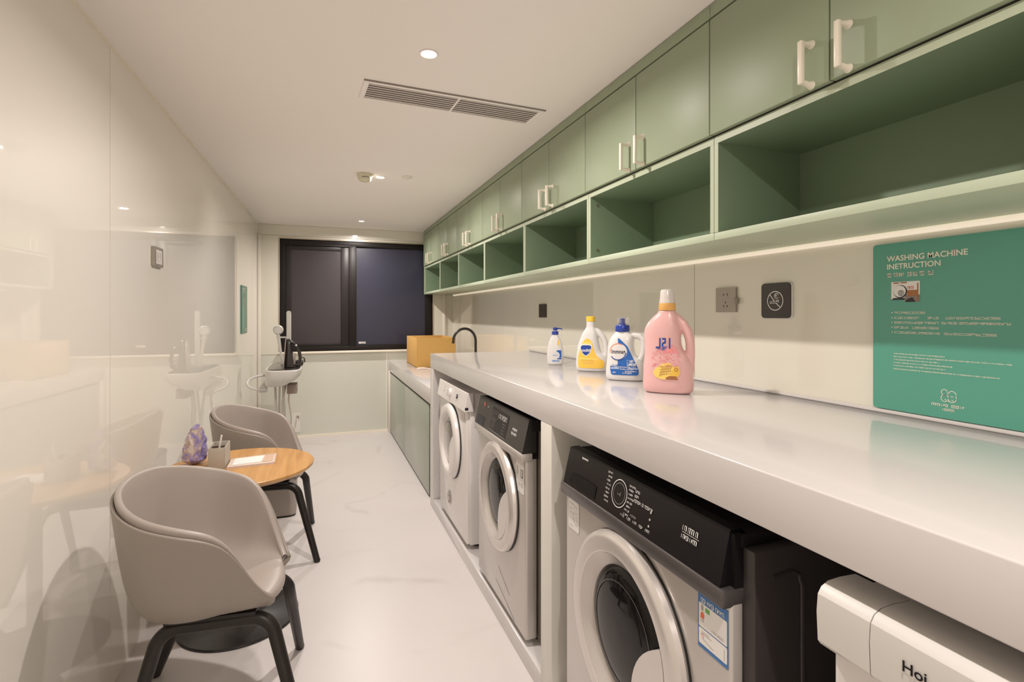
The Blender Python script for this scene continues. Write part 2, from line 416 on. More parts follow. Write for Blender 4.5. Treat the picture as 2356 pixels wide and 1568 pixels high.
t = thing('smoke_detector', 'cream round smoke detector on the ceiling', 'smoke detector', (.286, 3.64, CEIL))
mb = MB(); mb.lathe([(.052, 0), (.052, -.014), (.050, -.018), (.046, -.020)], 'detector', 40, cap1=True); mb.build('base', t)
mb = MB(); mb.lathe([(.046, -.020), (.045, -.034), (.040, -.044), (.030, -.050), (.012, -.052)], 'detector', 40, cap1=True)
fr = Frame((-.022, -.034, -.0435), (1, 0, 0), (0, .5, -.5))
mb.bars([(0, .003, .014, -.002), (.016, -.002, .030, -.002), (.032, -.002, .046, .003), (.017, -.002, .017, .004)], 'pr_black', Frame((-.022, -.047, -.030), (1, 0, 0), (0, .2, -1)), .003, d=.001)
mb.build('sensor_head', t)
t = thing('ceiling_sensor', 'small flat white sensor on the ceiling right of the smoke detector', 'sensor', (.565, 3.61, CEIL))
mb = MB(); mb.lathe([(.036, 0), (.036, -.004), (.033, -.007)], 'trim_white', 32, cap1=True); mb.build('base', t)
mb = MB(); mb.lathe([(.020, -.007), (.014, -.016), (.005, -.022)], 'trim_white', 24, cap1=True); mb.build('lens_cone', t)

# ================================================================== upper cabinets
EDG = [.49, 1.281, 2.072, 2.853, 3.645, 4.40, 5.14, 5.925]
MID = [.883, 1.675, 2.465, 3.250, 4.012, 4.772, 5.545]
XF = 1.13
CLAB = ['nearest green wall cabinet with two doors over the widest dark open shelf', 'second green wall cabinet from the near end, over an open shelf with two screw caps',
        'green wall cabinet hanging above the pink bottle side, third from the near end', 'green wall cabinet above the small dark socket, fourth from the near end',
        'green wall cabinet fifth from the near end, third from the window', 'green wall cabinet next but one to the window', 'farthest green wall cabinet, touching the window wall']
def make_handle(parent, y):
    mb = MB(); x = XF-.018
    mb.box(x-.040, x-.028, y-.0065, y+.0065, 1.862, 1.966, 'handle_cream', .003, 2)
    for z, s_ in ((1.862, 1), (1.966, -1)):
        z_ = z+.006*s_
        mb.tube([(x-.034, y, z_), (x-.024, y, z_-.0005*s_), (x-.013, y, z_-.002*s_), (x-.005, y, z_-.003*s_), (x-.0002, y, z_-.003*s_)], [.0062, .0062, .0068, .0085, .0105], 'handle_cream', 14)
    return mb.build('handle', parent)
for i in range(7):
    y0, y1, ym = EDG[i]+.001, EDG[i+1]-.001, MID[i]
    t = thing('wall_cabinet', CLAB[i], 'cabinet', (XF, (y0+y1)/2, 1.54), 0, 'green wall cabinets over the counter')
    def P(mb, name, label=None, par=None):
        o = mb.build(name, par or t, 30, label)
        if par is None: o.location = (-XF, -(y0+y1)/2, -1.54)
        return o
    tl = .018; XB = XR-.002
    sl = .018 if i != 0 else .018
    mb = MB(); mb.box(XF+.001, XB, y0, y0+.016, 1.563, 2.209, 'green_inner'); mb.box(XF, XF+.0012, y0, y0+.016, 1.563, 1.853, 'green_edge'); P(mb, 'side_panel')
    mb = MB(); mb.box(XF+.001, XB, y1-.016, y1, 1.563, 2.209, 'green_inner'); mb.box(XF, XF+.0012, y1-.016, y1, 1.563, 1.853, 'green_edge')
    if i == 1:
        for zz in (1.60, 1.80):
            mb.cyl((XF+.035, y1-.018, zz), (XF+.035, y1-.0155, zz), .006, 'body_olive', 16)
    P(mb, 'side_panel')
    mb = MB(); mb.box(XF, XB, y0, y1, 1.540, 1.562, 'green_bounce_lit', .001); P(mb, 'bottom_board')
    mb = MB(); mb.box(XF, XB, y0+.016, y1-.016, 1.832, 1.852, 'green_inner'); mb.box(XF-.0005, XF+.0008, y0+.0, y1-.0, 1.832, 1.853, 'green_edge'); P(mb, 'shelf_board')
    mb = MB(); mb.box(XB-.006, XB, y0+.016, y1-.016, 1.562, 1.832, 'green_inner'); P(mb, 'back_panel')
    mb = MB(); mb.box(XF+.002, XB, y0, y1, 2.196, 2.213, 'gap_black'); mb.box(XF+.002, XF+.006, y0+.016, y1-.016, 1.852, 2.196, 'gap_black'); mb.box(XF-.0005, XF+.0005, y0, y1, 1.8535, 2.213, 'gap_black'); P(mb, 'carcass_front')
    mb = MB(); mb.box(XF-.016, XF+.02, y0, y1, 2.2135, CEIL-.003, 'green', .0008); P(mb, 'filler_strip')
    for a, b, hy_ in ((y0+.0012, ym-.0020, ym-.047), (ym+.0020, y1-.0012, ym+.047)):
        mb = MB(); mb.box(XF-.018, XF, a, b, 1.8575, 2.206, 'green', .0012); dr = P(mb, 'door'); make_handle(dr, hy_)
mb = MB(); mb.box(XF, XR-.001, 5.926, 5.998, 1.54, CEIL-.002, 'green'); o = mb.build('cabinet_end_filler'); tag(o, 'narrow green filler strip between the farthest wall cabinet and the window wall', 'filler panel')

# ================================================================== tall counter
CX = .72
t = thing('laundry_counter', 'long pale stone counter over the washing machines', 'counter', (CX, 1.6, 0))
def P(mb, name, par, label=None, loc=None):
    o = mb.build(name, par, 30, label); l = par.location; o.location = (-l.x, -l.y, -l.z); return o
mb = MB(); mb.box(CX, XR-.001, -.55, 3.585, .945, 1.043, 'stone', .0035, 3); P(mb, 'worktop', t)
mb = MB(); mb.box(CX, XR-.001, 3.485, 3.585, 0, .945, 'stone', .002); P(mb, 'end_panel', t)
mb = MB(); mb.box(CX, XR-.001, 1.575, 1.664, 0, .945, 'stone_under', .002); P(mb, 'divider_panel', t)
mb = MB(); mb.box(CX, XR-.001, -.55, -.45, 0, .945, 'stone', .002); P(mb, 'end_panel', t)
mb = MB(); mb.box(CX, XR-.001, 1.664, 3.485, 0, .068, 'stone', .002); P(mb, 'plinth', t)
mb = MB(); mb.box(CX, XR-.001, -.45, 1.575, 0, .068, 'stone', .002); P(mb, 'plinth', t)
mb = MB(); mb.box(XR-.014, XR-.001, -.55, 3.585, 1.0432, 1.053, 'stone', .003); P(mb, 'sealing_strip', t)
# low counter
t = thing('sink_counter', 'lower pale stone worktop below the window end, carrying the cardboard box', 'counter', (.735, 4.8, 0))
mb = MB(); mb.box(.732, XR-.001, 3.587, YF-.001, .680, .790, 'stone', .002); P(mb, 'worktop', t)
mb = MB(); mb.box(.722, .745, YF-.10, YF-.013, 0, .679, 'trim_white', .002); P(mb, 'end_post', t)
t = thing('base_cabinet', 'sage green glossy base cabinet with two doors in a black frame under the low worktop', 'cabinet', (.74, 4.8, 0))
mb = MB(); mb.box(.752, XR-.002, 3.587, YF-.10, .012, .679, 'gap_black'); P(mb, 'carcass', t)
mb = MB(); mb.box(.742, .752, 3.587, YF-.10, .664, .679, 'gap_black'); mb.box(.742, .752, 3.700, 3.725, .03, .664, 'gap_black'); P(mb, 'frame', t)
mb = MB(); mb.box(.738, .752, 3.727, 4.835, .016, .662, 'sage_gloss', .001); P(mb, 'door', t)
mb = MB(); mb.box(.738, .752, 4.838, 5.898, .016, .662, 'sage_gloss', .001); P(mb, 'door', t)
mb = MB(); mb.box(.742, .752, 3.587, 3.700, .0, .664, 'trim_white'); P(mb, 'side_filler', t)
# faucet
t = thing('faucet', 'black gooseneck tap arching beside the cardboard box', 'tap', (1.284, 4.4, .79))
mb = MB(); pts = [(0, 0, .0), (0, 0, .1), (0, 0, .2), (0, 0, .29)]
for k in range(1, 17):
    a = k/16*PI*1.02; pts.append((-.100+.100*math.cos(a), 0, .29+.108*math.sin(a)))
pts.append((-.206, 0, .272))
mb.tube(pts, .0115, 'faucet_black', 16); mb.build('spout', t)
mb = MB(); mb.lathe([(.028, 0), (.028, .006), (.018, .012), (.018, .06), (.012, .065)], 'faucet_black', 24); mb.build('base_collar', t)
mb = MB(); mb.tube([(.0, .018, .045), (.0, .05, .05), (.0, .085, .062)], .006, 'faucet_black', 10); mb.build('lever', t)
# cardboard box
t = thing('cardboard_box', 'open mustard brown cardboard box on the low worktop', 'box', (1.08, 5.40, .79))
bx0, bx1, by0, by1, bh, tw = -.19, .20, -.31, .31, .29, .006
mb = MB(); mb.box(bx0, bx1, by0, by1, .0, .005, 'cardboard_in')
mb.build('base', t)
for (a, b, c, d, r_) in ((bx0, bx0+tw, by0, by1, 0), (bx1-tw, bx1, by0, by1, 0), (bx0+tw, bx1-tw, by0, by0+tw, 0), (bx0+tw, bx1-tw, by1-tw, by1, 0)):
    mb = MB(); mb.box(a, b, c, d, .0, bh, 'cardboard', .001); mb.build('side_wall', t)
# folded cloth/paper by box
mb = MB()
R_ = []
for i in range(9):
    x = .86+i*.035; z = .796+.006*math.sin(i*1.1)
    R_.append([(x, 4.90+.01*i, .7905), (x, 4.90+.01*i, z), (x+.01, 4.97, z+.006), (x+.015, 5.03, z+.002), (x+.015, 5.03, .7905)])
mb.rings(R_, 'tray_pink'); o = mb.build('folded_cloth', None, 60); tag(o, 'pale folded cloth lying in front of the cardboard box', 'cloth')

# ================================================================== wall fittings right
def plate(name, label, cat, y0, y1, z0, z1, m, th=.008, r=.006):
    t = thing(name, label, cat, (XR, (y0+y1)/2, (z0+z1)/2))
    fr = Frame((XR-th, y1, z0), (0, -1, 0), (0, 0, 1))
    return t, fr
def rrect(w_, h, r, n=5, x=0, y=0):
    P_ = []
    for cx, cy, a0 in ((w_-r, r, -PI/2), (w_-r, h-r, 0), (r, h-r, PI/2), (r, r, PI)):
        for k in range(n+1): a = a0+k/n*PI/2; P_.append((x+cx+r*math.cos(a), y+cy+r*math.sin(a)))
    return P_
def PP(mb, name, t, label=None): return P(mb, name, t, label)
t, fr = plate('wall_socket', 'brushed grey wall socket plate beside the black no-smoking sign', 'socket', 1.543, 1.647, 1.322, 1.418, 'socket_grey')
mb = MB(); mb.poly(rrect(.104, .094, .003), 'socket_grey', fr, -.0085, .001); PP(mb, 'plate', t)
mb = MB()
mb.poly([(.040, .062), (.044, .064), (.044, .073), (.040, .071)], 'socket_dark', fr, .0012); mb.poly([(.060, .064), (.064, .062), (.064, .071), (.060, .073)], 'socket_dark', fr, .0012)
mb.poly([(.050, .033), (.054, .033), (.054, .041), (.050, .041)], 'socket_dark', fr, .0012); mb.poly([(.040, .021), (.044, .018), (.046, .026), (.042, .028)], 'socket_dark', fr, .0012)
mb.poly([(.060, .018), (.064, .021), (.062, .028), (.058, .026)], 'socket_dark', fr, .0012); PP(mb, 'socket_holes', t)
mb = MB(); mb.box(XR-.022, XR-.002, 1.533, 1.5425, 1.353, 1.376, 'socket_grey', .002); PP(mb, 'side_clip', t)
t, fr = plate('no_smoking_sign', 'black rounded square no-smoking sign between the grey socket and the teal poster', 'sign', 1.298, 1.42, 1.300, 1.424, 'sign_black')
mb = MB(); mb.poly(rrect(.124, .124, .014, x=-.001, y=-.001), 'ink_white', fr, -.007, -.001); PP(mb, 'white_edge', t, 'thin white rim of the sign')
mb = MB(); mb.poly(rrect(.120, .120, .013, x=.001, y=.001), 'sign_black', fr, -.0008, .0035); PP(mb, 'panel', t)
mb = MB(); d_ = .0042
mb.ringflat(.0605, .060, .0305, .0333, 'ink_white', fr, d_)
mb.bars([(.038, .082, .058, .058), (.066, .050, .083, .037)], 'ink_white', fr, .0028, d_)
mb.ringflat(.066, .077, .0075, .0095, 'ink_white', fr, d_, 0.3, 5.6); mb.ringflat(.064, .078, .002, .0038, 'ink_white', fr, d_)
mb.bars([(.078, .074, .081, .064), (.056, .066, .070, .060)], 'pr_brown', fr, .002, d_)
mb.text('orivu', 'ink_white', fr, .038, .0535, .009, d=d_, width=.026)
mb.glyphs(.064, .0535, .014, .010, 4, 'ink_white', fr, 5, d=d_, latin=True); mb.bars([(.038, .0515, .070, .0515)], 'ink_white', fr, .0013, d_)
PP(mb, 'emblem', t)
t = thing('wall_socket', 'small dark brown socket on the right wall above the pump bottle', 'socket', (XR, 3.352, 1.337))
fr = Frame((XR-.008, 3.413, 1.291), (0, -1, 0), (0, 0, 1))
mb = MB(); mb.poly(rrect(.121, .093, .003), 'socket_dark', fr, -.007, .0); PP(mb, 'plate', t)
mb = MB(); mb.poly([(.045, .055), (.052, .055), (.052, .062), (.045, .062)], 'pr_black', fr, .0006); mb.poly([(.066, .055), (.073, .055), (.073, .062), (.066, .062)], 'pr_black', fr, .0006); PP(mb, 'socket_holes', t)
# right poster
t = thing('instruction_board', 'large teal washing machine instruction board on the right wall', 'poster', (XR, .81, 1.281))
fr = Frame((XR-.010, 1.025, 1.055), (0, -1, 0), (0, 0, 1))
mb = MB(); mb.poly(rrect(.44, .452, .008), 'teal', fr, -.0095, 0); PP(mb, 'board', t)
mb = MB(); Z = lambda z: z-1.055
mb.text('WASHING MACHINE', 'lettering', fr, .038, Z(1.458), .0148, width=.191, bold=True)
mb.text('INETRUCTION', 'lettering', fr, .039, Z(1.4365), .0145, width=.131, bold=True)
for k, (a, s_) in enumerate(((.040, 1), (.056, 2), (.071, 3), (.091, 4), (.106, 5), (.122, 6), (.142, 7))):
    mb.glyphs(a, Z(1.4145), .0125, .0115, 1, 'lettering', fr, s_+20, th=.0012); mb.glyphs(a+.001, Z(1.4165), .008, .008, 2, 'lettering', fr, s_+40, th=.0008)
PP(mb, 'heading', t, 'cream heading lettering')
mb = MB()
mb.poly([(.050, Z(1.353)), (.122, Z(1.353)), (.122, Z(1.4015)), (.050, Z(1.4015))], 'label_paper', fr, .0006)
mb.poly([(.085, Z(1.347)), (.122, Z(1.347)), (.122, Z(1.366)), (.085, Z(1.366))], 'taupe', fr, .0008)
mb.poly([(.050, Z(1.353)), (.085, Z(1.353)), (.085, Z(1.358)), (.056, Z(1.358))], 'pr_black', fr, .0010)
mb.ringflat(.0735, Z(1.375), 0, .0175, 'pr_black', fr, .0011); mb.ringflat(.072, Z(1.376), 0, .0155, 'label_paper', fr, .0013)
mb.ringflat(.0755, Z(1.371), .0065, .0078, 'pr_black', fr, .0015); mb.ringflat(.0755, Z(1.371), .003, .0042, 'pr_black', fr, .0015)
mb.bars([(.0735, Z(1.364), .0735, Z(1.378)), (.0775, Z(1.364), .0775, Z(1.378))], 'pr_black', fr, .0009, .0016)
mb.poly([(.091, Z(1.363)), (.116, Z(1.363)), (.116, Z(1.378)), (.091, Z(1.378))], 'pr_brown', fr, .0014)
mb.poly([(.086, Z(1.347)), (.112, Z(1.347)), (.104, Z(1.359)), (.090, Z(1.354))], 'pr_black', fr, .0015)
mb.glyphs(.092, Z(1.381), .019, .007, 4, 'ink_red', fr, 71, d=.0014, latin=True)
mb.bars([(.056, Z(1.398), .070, Z(1.398)), (.074, Z(1.3985), .090, Z(1.3985)), (.117, Z(1.35), .117, Z(1.396))], 'pr_brown', fr, .003, .0012)
PP(mb, 'picture', t, 'small photo pair of a machine door and a packet')
mb = MB()
for zz, sp in ((1.3155, [(.058, .077, 8)]), (1.302, [(.058, .064, 8), (.140, .026, 4), (.181, .112, 14)]), (1.2895, [(.058, .108, 14), (.172, .140, 22)]), (1.2765, [(.058, .036, 5), (.104, .062, 8)]), (1.2630, [(.058, .112, 14), (.178, .108, 11)])):
    mb.ringflat(.052, Z(zz)+.003, 0, .0016, 'lettering', fr, n=12)
    for a, w_, n in sp: mb.glyphs(a, Z(zz), w_, .0056, n, 'lettering', fr, int(zz*1e4)+n, th=.0009)
for zz, e_ in ((1.207, .179), (1.199, .314), (1.191, .169), (1.183, .196), (1.175, .182), (1.166, .291)):
    mb.glyphs(.057, Z(zz), e_-.057, .0024, int((e_-.057)/.0024), 'lettering', fr, int(zz*1e4), th=.0005, latin=True)
    mb.ringflat(.0585, Z(zz)+.0015, 0, .0014, 'lettering', fr, n=10)
PP(mb, 'instruction_text', t, 'rows of small cream characters')
mb = MB()
def arc(cx, cz, r0, r1, a0, a1, sx=1): mb.ringflat(cx, Z(cz), r0, r1, 'lettering', fr, a0=math.radians(a0), a1=math.radians(a1), n=24, sx=sx)
arc(.1785, 1.1205, .0062, .0076, 20, 290); arc(.1790, 1.1055, .0074, .0088, 60, 330)
arc(.1955, 1.1160, .0080, .0094, -10, 190); arc(.1955, 1.1060, .0080, .0094, 170, 370)
mb.bars([(.2043, Z(1.106), .2043, Z(1.116)), (.1868, Z(1.106), .1868, Z(1.116)), (.174, Z(1.113), .1868, Z(1.113)), (.179, Z(1.103), .190, Z(1.098)), (.184, Z(1.120), .190, Z(1.120)), (.192, Z(1.111), .198, Z(1.111)), (.194, Z(1.104), .199, Z(1.100))], 'lettering', fr, .0014)
mb.glyphs(.150, Z(1.0845), .040, .0062, 9, 'lettering', fr, 91, latin=True, th=.0011); mb.glyphs(.194, Z(1.0845), .028, .0062, 7, 'lettering', fr, 92, latin=True, th=.0011)
mb.glyphs(.175, Z(1.075), .025, .0050, 7, 'lettering', fr, 93, latin=True, th=.0010)
PP(mb, 'logo', t, 'cream looped line emblem with two rows of lettering')
# left wall: poster and controller
ang = math.atan(.02285)
uL = Vector((math.sin(ang), math.cos(ang), 0)).normalized()
t = thing('instruction_poster', 'narrow dark green instruction poster on the left glass wall near the corner', 'poster', (XL(5.11), 5.11, 1.354), 0)
fr = Frame(Vector((XL(4.95)+.007, 4.95, 1.146)), uL, (0, 0, 1))
mb = MB(); mb.poly([(0, 0), (.31, 0), (.31, .415), (0, .415)], 'teal_dark', fr, -.0065, 0); PP(mb, 'board', t)
mb = MB(); mb.glyphs(.04, .375, .15, .016, 9, 'lettering', fr, 7, latin=True, d=.0008); mb.glyphs(.04, .35, .10, .014, 7, 'lettering', fr, 8, latin=True, d=.0008)
for k in range(5): mb.glyphs(.06, .30-k*.014, .10+.03*(k % 3), .006, 9, 'lettering', fr, 30+k, latin=True, d=.0008)
mb.box(0, 0, 0, 0, 0, 0, 'lettering') if False else None
mb.poly([(.04, .03), (.12, .03), (.12, .24), (.04, .24)], 'teal', fr, .0006); mb.glyphs(.20, .02, .08, .02, 5, 'lettering', fr, 41, latin=True, d=.0008); PP(mb, 'lettering', t)
t = thing('thermostat', 'grey square thermostat controller on the left glass wall', 'thermostat', (XL(2.705), 2.705, 1.561))
fr = Frame(Vector((XL(2.645)+.012, 2.645, 1.523)), uL, (0, 0, 1))
mb = MB(); mb.poly(rrect(.125, .086, .004), 'socket_grey', fr, -.011, 0); PP(mb, 'housing', t)
mb = MB(); mb.poly([(.02, .012), (.105, .012), (.105, .074), (.02, .074)], 'slat', fr, .0006)
mb.bars([(.03, .02, .03, .066), (.052, .03, .052, .06), (.052, .06, .085, .06), (.085, .06, .085, .035), (.052, .045, .085, .045), (.05, .026, .09, .026)], 'white_plastic', fr, .006, .0012); PP(mb, 'display', t)

# ================================================================== far wall socket
t = thing('wall_socket', 'white socket plate low on the far wall behind the ironing board', 'socket', (-.235, YF, .20))
fr = Frame((-.275, YF-.008, .06), (1, 0, 0), (0, 0, 1))
mb = MB(); mb.poly(rrect(.085, .20, .004), 'socket_white', fr, -.0078, 0); PP(mb, 'plate', t)
mb = MB(); mb.box(-.225, -.205, YF-.03, YF-.0085, .205, .235, 'taupe', .003); PP(mb, 'plug', t)

# ================================================================== washing machines
def door(t, x, cy, cz, R, rim, gl, mring, mrim, mglass, flip=1, hand=True):
    M = Matrix.Translation((x, cy, cz)) @ Matrix.Rotation(-PI/2, 4, 'Y')      # local z -> -X
    mb = MB(); mb.lathe([(R+.002, -.002), (R+.004, .006)], 'gap_black', 72, M=M); mb.lathe([(R, .004), (R+.003, .012), (R, .024), (R-.008, .032), (R-.018, .035), (rim+.004, .034), (rim, .031)], mring, 72, M=M); PP(mb, 'door_ring', t)
    mb = MB(); mb.lathe([(rim, .0315), (rim-.006, .027), (gl+.012, .012), (gl+.003, .006), (gl, .004)], mrim, 72, M=M); PP(mb, 'inner_rim', t)
    mb = MB(); prof = [(gl+.001, .004), (gl*.97, .010), (gl*.85, .017), (gl*.6, .023), (gl*.3, .026), (.0005, .027)]
    mb.lathe(prof, mglass, 64, M=M, cap1=True); mb.lathe([(gl*.80, .0195), (gl*.78, .0203)], 'steel_dark', 64, M=M); g = PP(mb, 'door_glass', t)
    if hand:
        # grip: a lens-shaped wing on the right lower side of the glass, closing against the ring
        pts = []
        a0, a1 = math.radians(22), math.radians(-66); rr = rim-.001
        for k in range(17): a = a0+(a1-a0)*k/16; pts.append((rr*math.cos(a), rr*math.sin(a)))
        p0, p1 = pts[-1], pts[0]; mx, mz = (p0[0]+p1[0])/2, (p0[1]+p1[1])/2; dx, dz = p1[0]-p0[0], p1[1]-p0[1]; L = math.hypot(dx, dz)
        for k in range(1, 12):
            s_ = k/12; b = 4*s_*(1-s_)*.20*L; pts.append((p0[0]+dx*s_-dz/L*b, p0[1]+dz*s_+dx/L*b))
        fr = Frame((x, cy, cz), (0, -1, 0), (0, 0, 1))
        mb = MB(); mb.poly(pts[::-1], mring, fr, .020, .0325); PP(mb, 'door_grip', t)
def console(t, x0, x1, ya, yb, z0, z1, m, mtop, name='control_panel'):
    """slanted fascia: bottom edge at x0 (towards the room), top edge at x1"""
    fr = Frame((0, 0, 0), (1, 0, 0), (0, 0, 1))
    mb = MB(); pts = [(x0, z0), (x1+.03, z0), (x1+.03, z1), (x1+.004, z1), (x1, z1-.004)]
    mb.poly(pts, m, fr, -ya, -yb); return PP(mb, name, t)
# ---- machine A: far white dryer
t = thing('tumble_dryer', 'white dryer with round dial, farthest machine under the counter', 'dryer', (.73, 2.98, .068))
mb = MB(); mb.box(.745, 1.36, 2.655, 3.31, .095, .893, 'white_enamel', .006); PP(mb, 'body', t)
mb = MB(); mb.box(.728, .75, 2.665, 3.31, .098, .810, 'white_enamel', .008, 3); PP(mb, 'front_panel', t)
for yy in (2.72, 3.25):
    mb = MB(); mb.cyl((.80, yy, .068), (.80, yy, .096), .02, 'rubber', 16); PP(mb, 'foot', t)
console(t, .712, .728, 2.640, 3.315, .803, .900, 'white_enamel', 'white_enamel')
fr = Frame((.7215, 3.315, .803), (0, -1, 0), Vector((.016, 0, .097)))
mb = MB(); M = Matrix.Translation(fr(.315, .052)) @ Matrix.Rotation(-PI/2+.16, 4, 'Y'); mb.lathe([(.026, 0), (.025, .012), (.021, .022), (.010, .024)], 'white_enamel', 32, M=M, cap1=True); mb.box(-.022, .022, -.004, .004, .02, .030, 'white_plastic', .002, M=M); PP(mb, 'dial', t)
mb = MB(); M = Matrix.Translation(fr(.478, .052)) @ Matrix.Rotation(-PI/2+.16, 4, 'Y'); mb.lathe([(.012, 0.008), (.012, .014)], 'pr_black', 24, M=M, cap1=True); mb.lathe([(.006, .013), (.006, .017)], 'silver_bright', 20, M=M, cap1=True); PP(mb, 'start_button', t)
mb = MB(); f2 = Frame(fr(0, 0, .0075), fr.u, fr.v)
for a, b in ((.165, .060), (.165, .042), (.170, .072), (.150, .030)): mb.ringflat(a, b, 0, .0045 if b == .042 else .0025, 'pr_black', f2, .0022, n=12)
mb.bars([(.43, .08, .44, .074), (.50, .07, .53, .07), (.45, .022, .46, .03), (.48, .02, .485, .03), (.51, .022, .52, .028)], 'ink_grey', f2, .0016, .0022); PP(mb, 'panel_marks', t)
mb = MB(); mb.box(.712, .730, 2.6385, 2.6402, .812, .825, 'pr_black'); PP(mb, 'side_slot', t)
door(t, .727, 2.985, .578, .212, .165, .140, 'white_enamel', 'white_enamel', 'door_clear')
mb = MB(); fr = Frame((.7275, 3.055, .222), (0, -1, 0), (0, 0, 1)); mb.ringflat(0, 0, .034, .044, 'silver_bright', fr, .002); mb.ringflat(0, 0, 0, .034, 'taupe', fr, .0015); mb.poly([(-.012, -.018), (.012, -.018), (.012, .026), (-.012, .026)], 'silver_bright', fr, .0024); mb.bars([(-.014, .012, .014, .012)], 'pr_black', fr, .002, .003); PP(mb, 'filter_badge', t)
mb = MB(); fr = Frame((.7275, 2.76, .74), (0, -1, 0), (0, 0, 1)); mb.poly(rrect(.06, .045, .006), 'slat', fr, .001); PP(mb, 'sticker', t)

# ---- machine B: middle silver washer
t = thing('washing_machine', 'silver washing machine with black sloping panel beside the white dryer', 'washing machine', (.725, 2.12, .068), 0, 'front loading washing machines under the counter')
mb = MB(); mb.box(.775, 1.36, 1.795, 2.435, .085, .875, 'body_olive', .003); PP(mb, 'body', t)
mb = MB(); mb.box(.724, .772, 1.815, 2.432, .090, .79, 'silver', .008, 3)
fr = Frame((.7235, 2.432, .09), (0, -1, 0), (0, 0, 1))
mb.bars([(.30, .14, .44, .085), (.27, .07, .50, .012)], 'gap_black', fr, .002, .0004); PP(mb, 'front_panel', t)
for yy in (1.86, 2.37):
    mb = MB(); mb.cyl((.80, yy, .068), (.80, yy, .086), .022, 'rubber', 16); PP(mb, 'foot', t)
mb = MB(); mb.box(.745, 1.34, 1.80, 2.43, .875, .920, 'black_top', .006); mb.box(.735, .78, 1.812, 2.43, .77, .90, 'black_top'); PP(mb, 'top_cover', t)
console(t, .706, .734, 1.806, 2.434, .795, .920, 'panel_char', 'black_top')
mb = MB(); mb.box(.702, .75, 1.806, 2.436, .762, .795, 'silver', .006); PP(mb, 'silver_lip', t, 'brushed silver lip below the panel')
fr = Frame((.7063, 2.434, .795), (0, -1, 0), Vector((.028, 0, .125)))
mb = MB(); mb.poly([(.03, .004), (.13, .004), (.13, .042), (.03, .046)], 'pr_black', fr, .001)
mb.poly([(.215, .012), (.43, .012), (.43, .105), (.215, .112)], 'panel_black', fr, .0006)
for k in range(9): mb.glyphs(.222, .016+k*.0095, .055+.012*(k % 3), .004, 6, 'ink_grey', fr, 200+k, latin=True, d=.0014)
for k in range(6): mb.glyphs(.37, .020+k*.013, .035, .004, 4, 'ink_grey', fr, 220+k, latin=True, d=.0014)
mb.ringflat(.100, .100, .008, .0105, 'ink_red', fr, .0012); mb.ringflat(.100, .100, 0, .005, 'ink_red', fr, .0012); mb.bars([(.148, .096, .158, .098)], 'ink_white', fr, .003, .0012)
mb.glyphs(.31, .075, .105, .018, 8, 'ink_white', fr, 240, latin=True, d=.0016, th=.0016)
mb.bars([(.22, .012, .42, .010)], 'ink_grey', fr, .0015, .0014)
mb.glyphs(.49, .062, .050, .009, 6, 'ink_white', fr, 241, latin=True, d=.0012, th=.0018); mb.glyphs(.485, .045, .055, .009, 7, 'ink_white', fr, 242, latin=True, d=.0012, th=.0018)
PP(mb, 'panel_print', t)
door(t, .724, 2.105, .548, .222, .176, .150, 'silver_bright', 'silver', 'door_dark')
mb = MB(); fr = Frame((.7238, 1.915, .630), (0, -1, 0), (0, 0, 1)); mb.poly(rrect(.085, .115, .008), 'label_paper', fr, .0006); mb.poly([(.0, .108), (.085, .108), (.085, .125), (.0, .125)], 'slat', fr, .0008)
mb.poly([(.052, .060), (.074, .060), (.074, .092), (.052, .092)], 'steel_dark', fr, .0010); mb.poly([(.058, .064), (.068, .064), (.068, .090), (.058, .090)], 'label_paper', fr, .0012)
mb.glyphs(.03, .025, .045, .012, 4, 'ink_grey', fr, 260, latin=True, d=.0010); mb.glyphs(.012, .065, .014, .03, 2, 'ink_grey', fr, 261, latin=True, d=.0010, th=.002); PP(mb, 'sticker', t)

# ---- machine C: large near washer
t = thing('washing_machine', 'large near silver washing machine with glossy black control panel and blue energy label', 'washing machine', (.725, 1.12, .068), 0, 'front loading washing machines under the counter')
mb = MB(); mb.box(.757, 1.36, .752, 1.474, .085, .872, 'body_dark', .004)
fr = Frame((.78, .7518, .10), (1, 0, 0), (0, 0, 1))
pp = [(.02, .72), (.065, .725), (.085, .715), (.093, .69), (.095, .1)]
mb.tube([fr(a, b, .001) for a, b in pp], .004, 'body_dark', 8); PP(mb, 'body', t)
mb = MB(); mb.box(.724, .757, .777, 1.474, .090, .775, 'silver', .008, 3); PP(mb, 'front_panel', t)
for yy in (.83, 1.40):
    mb = MB(); mb.cyl((.80, yy, .068), (.80, yy, .086), .022, 'rubber', 16); PP(mb, 'foot', t)
mb = MB(); mb.box(.750, 1.34, .775, 1.470, .872, .898, 'black_top', .004); mb.box(.736, .765, .779, 1.47, .79, .898, 'black_top'); PP(mb, 'top_cover', t)
console(t, .710, .734, .790, 1.464, .797, .903, 'panel_black', 'black_top')
mb = MB(); mb.box(.705, .76, .777, 1.476, .761, .797, 'steel_dark', .006); PP(mb, 'dark_lip', t, 'dark metallic lip below the black panel')
fr = Frame((.7101, 1.462, .797), (0, -1, 0), Vector((.024, 0, .106)))
mb = MB(); sh = [(.055, .030), (.052, .012), (.17, .012), (.19, .016), (.19, .044), (.17, .046), (.12, .050), (.075, .052)]
mb.poly([(.035, .012), (.19, .008), (.19, .040), (.17, .044), (.09, .044), (.045, .040)], 'black_top', fr, .0014); mb.build('x') if False else None
PP(mb, 'drawer_grip', t)
mb = MB(); K = 'ink_white'
mb.text('auwo', K, fr, .085, .093, .0075, width=.036, d=.0012, bold=True)
cx, cz = .300, .059
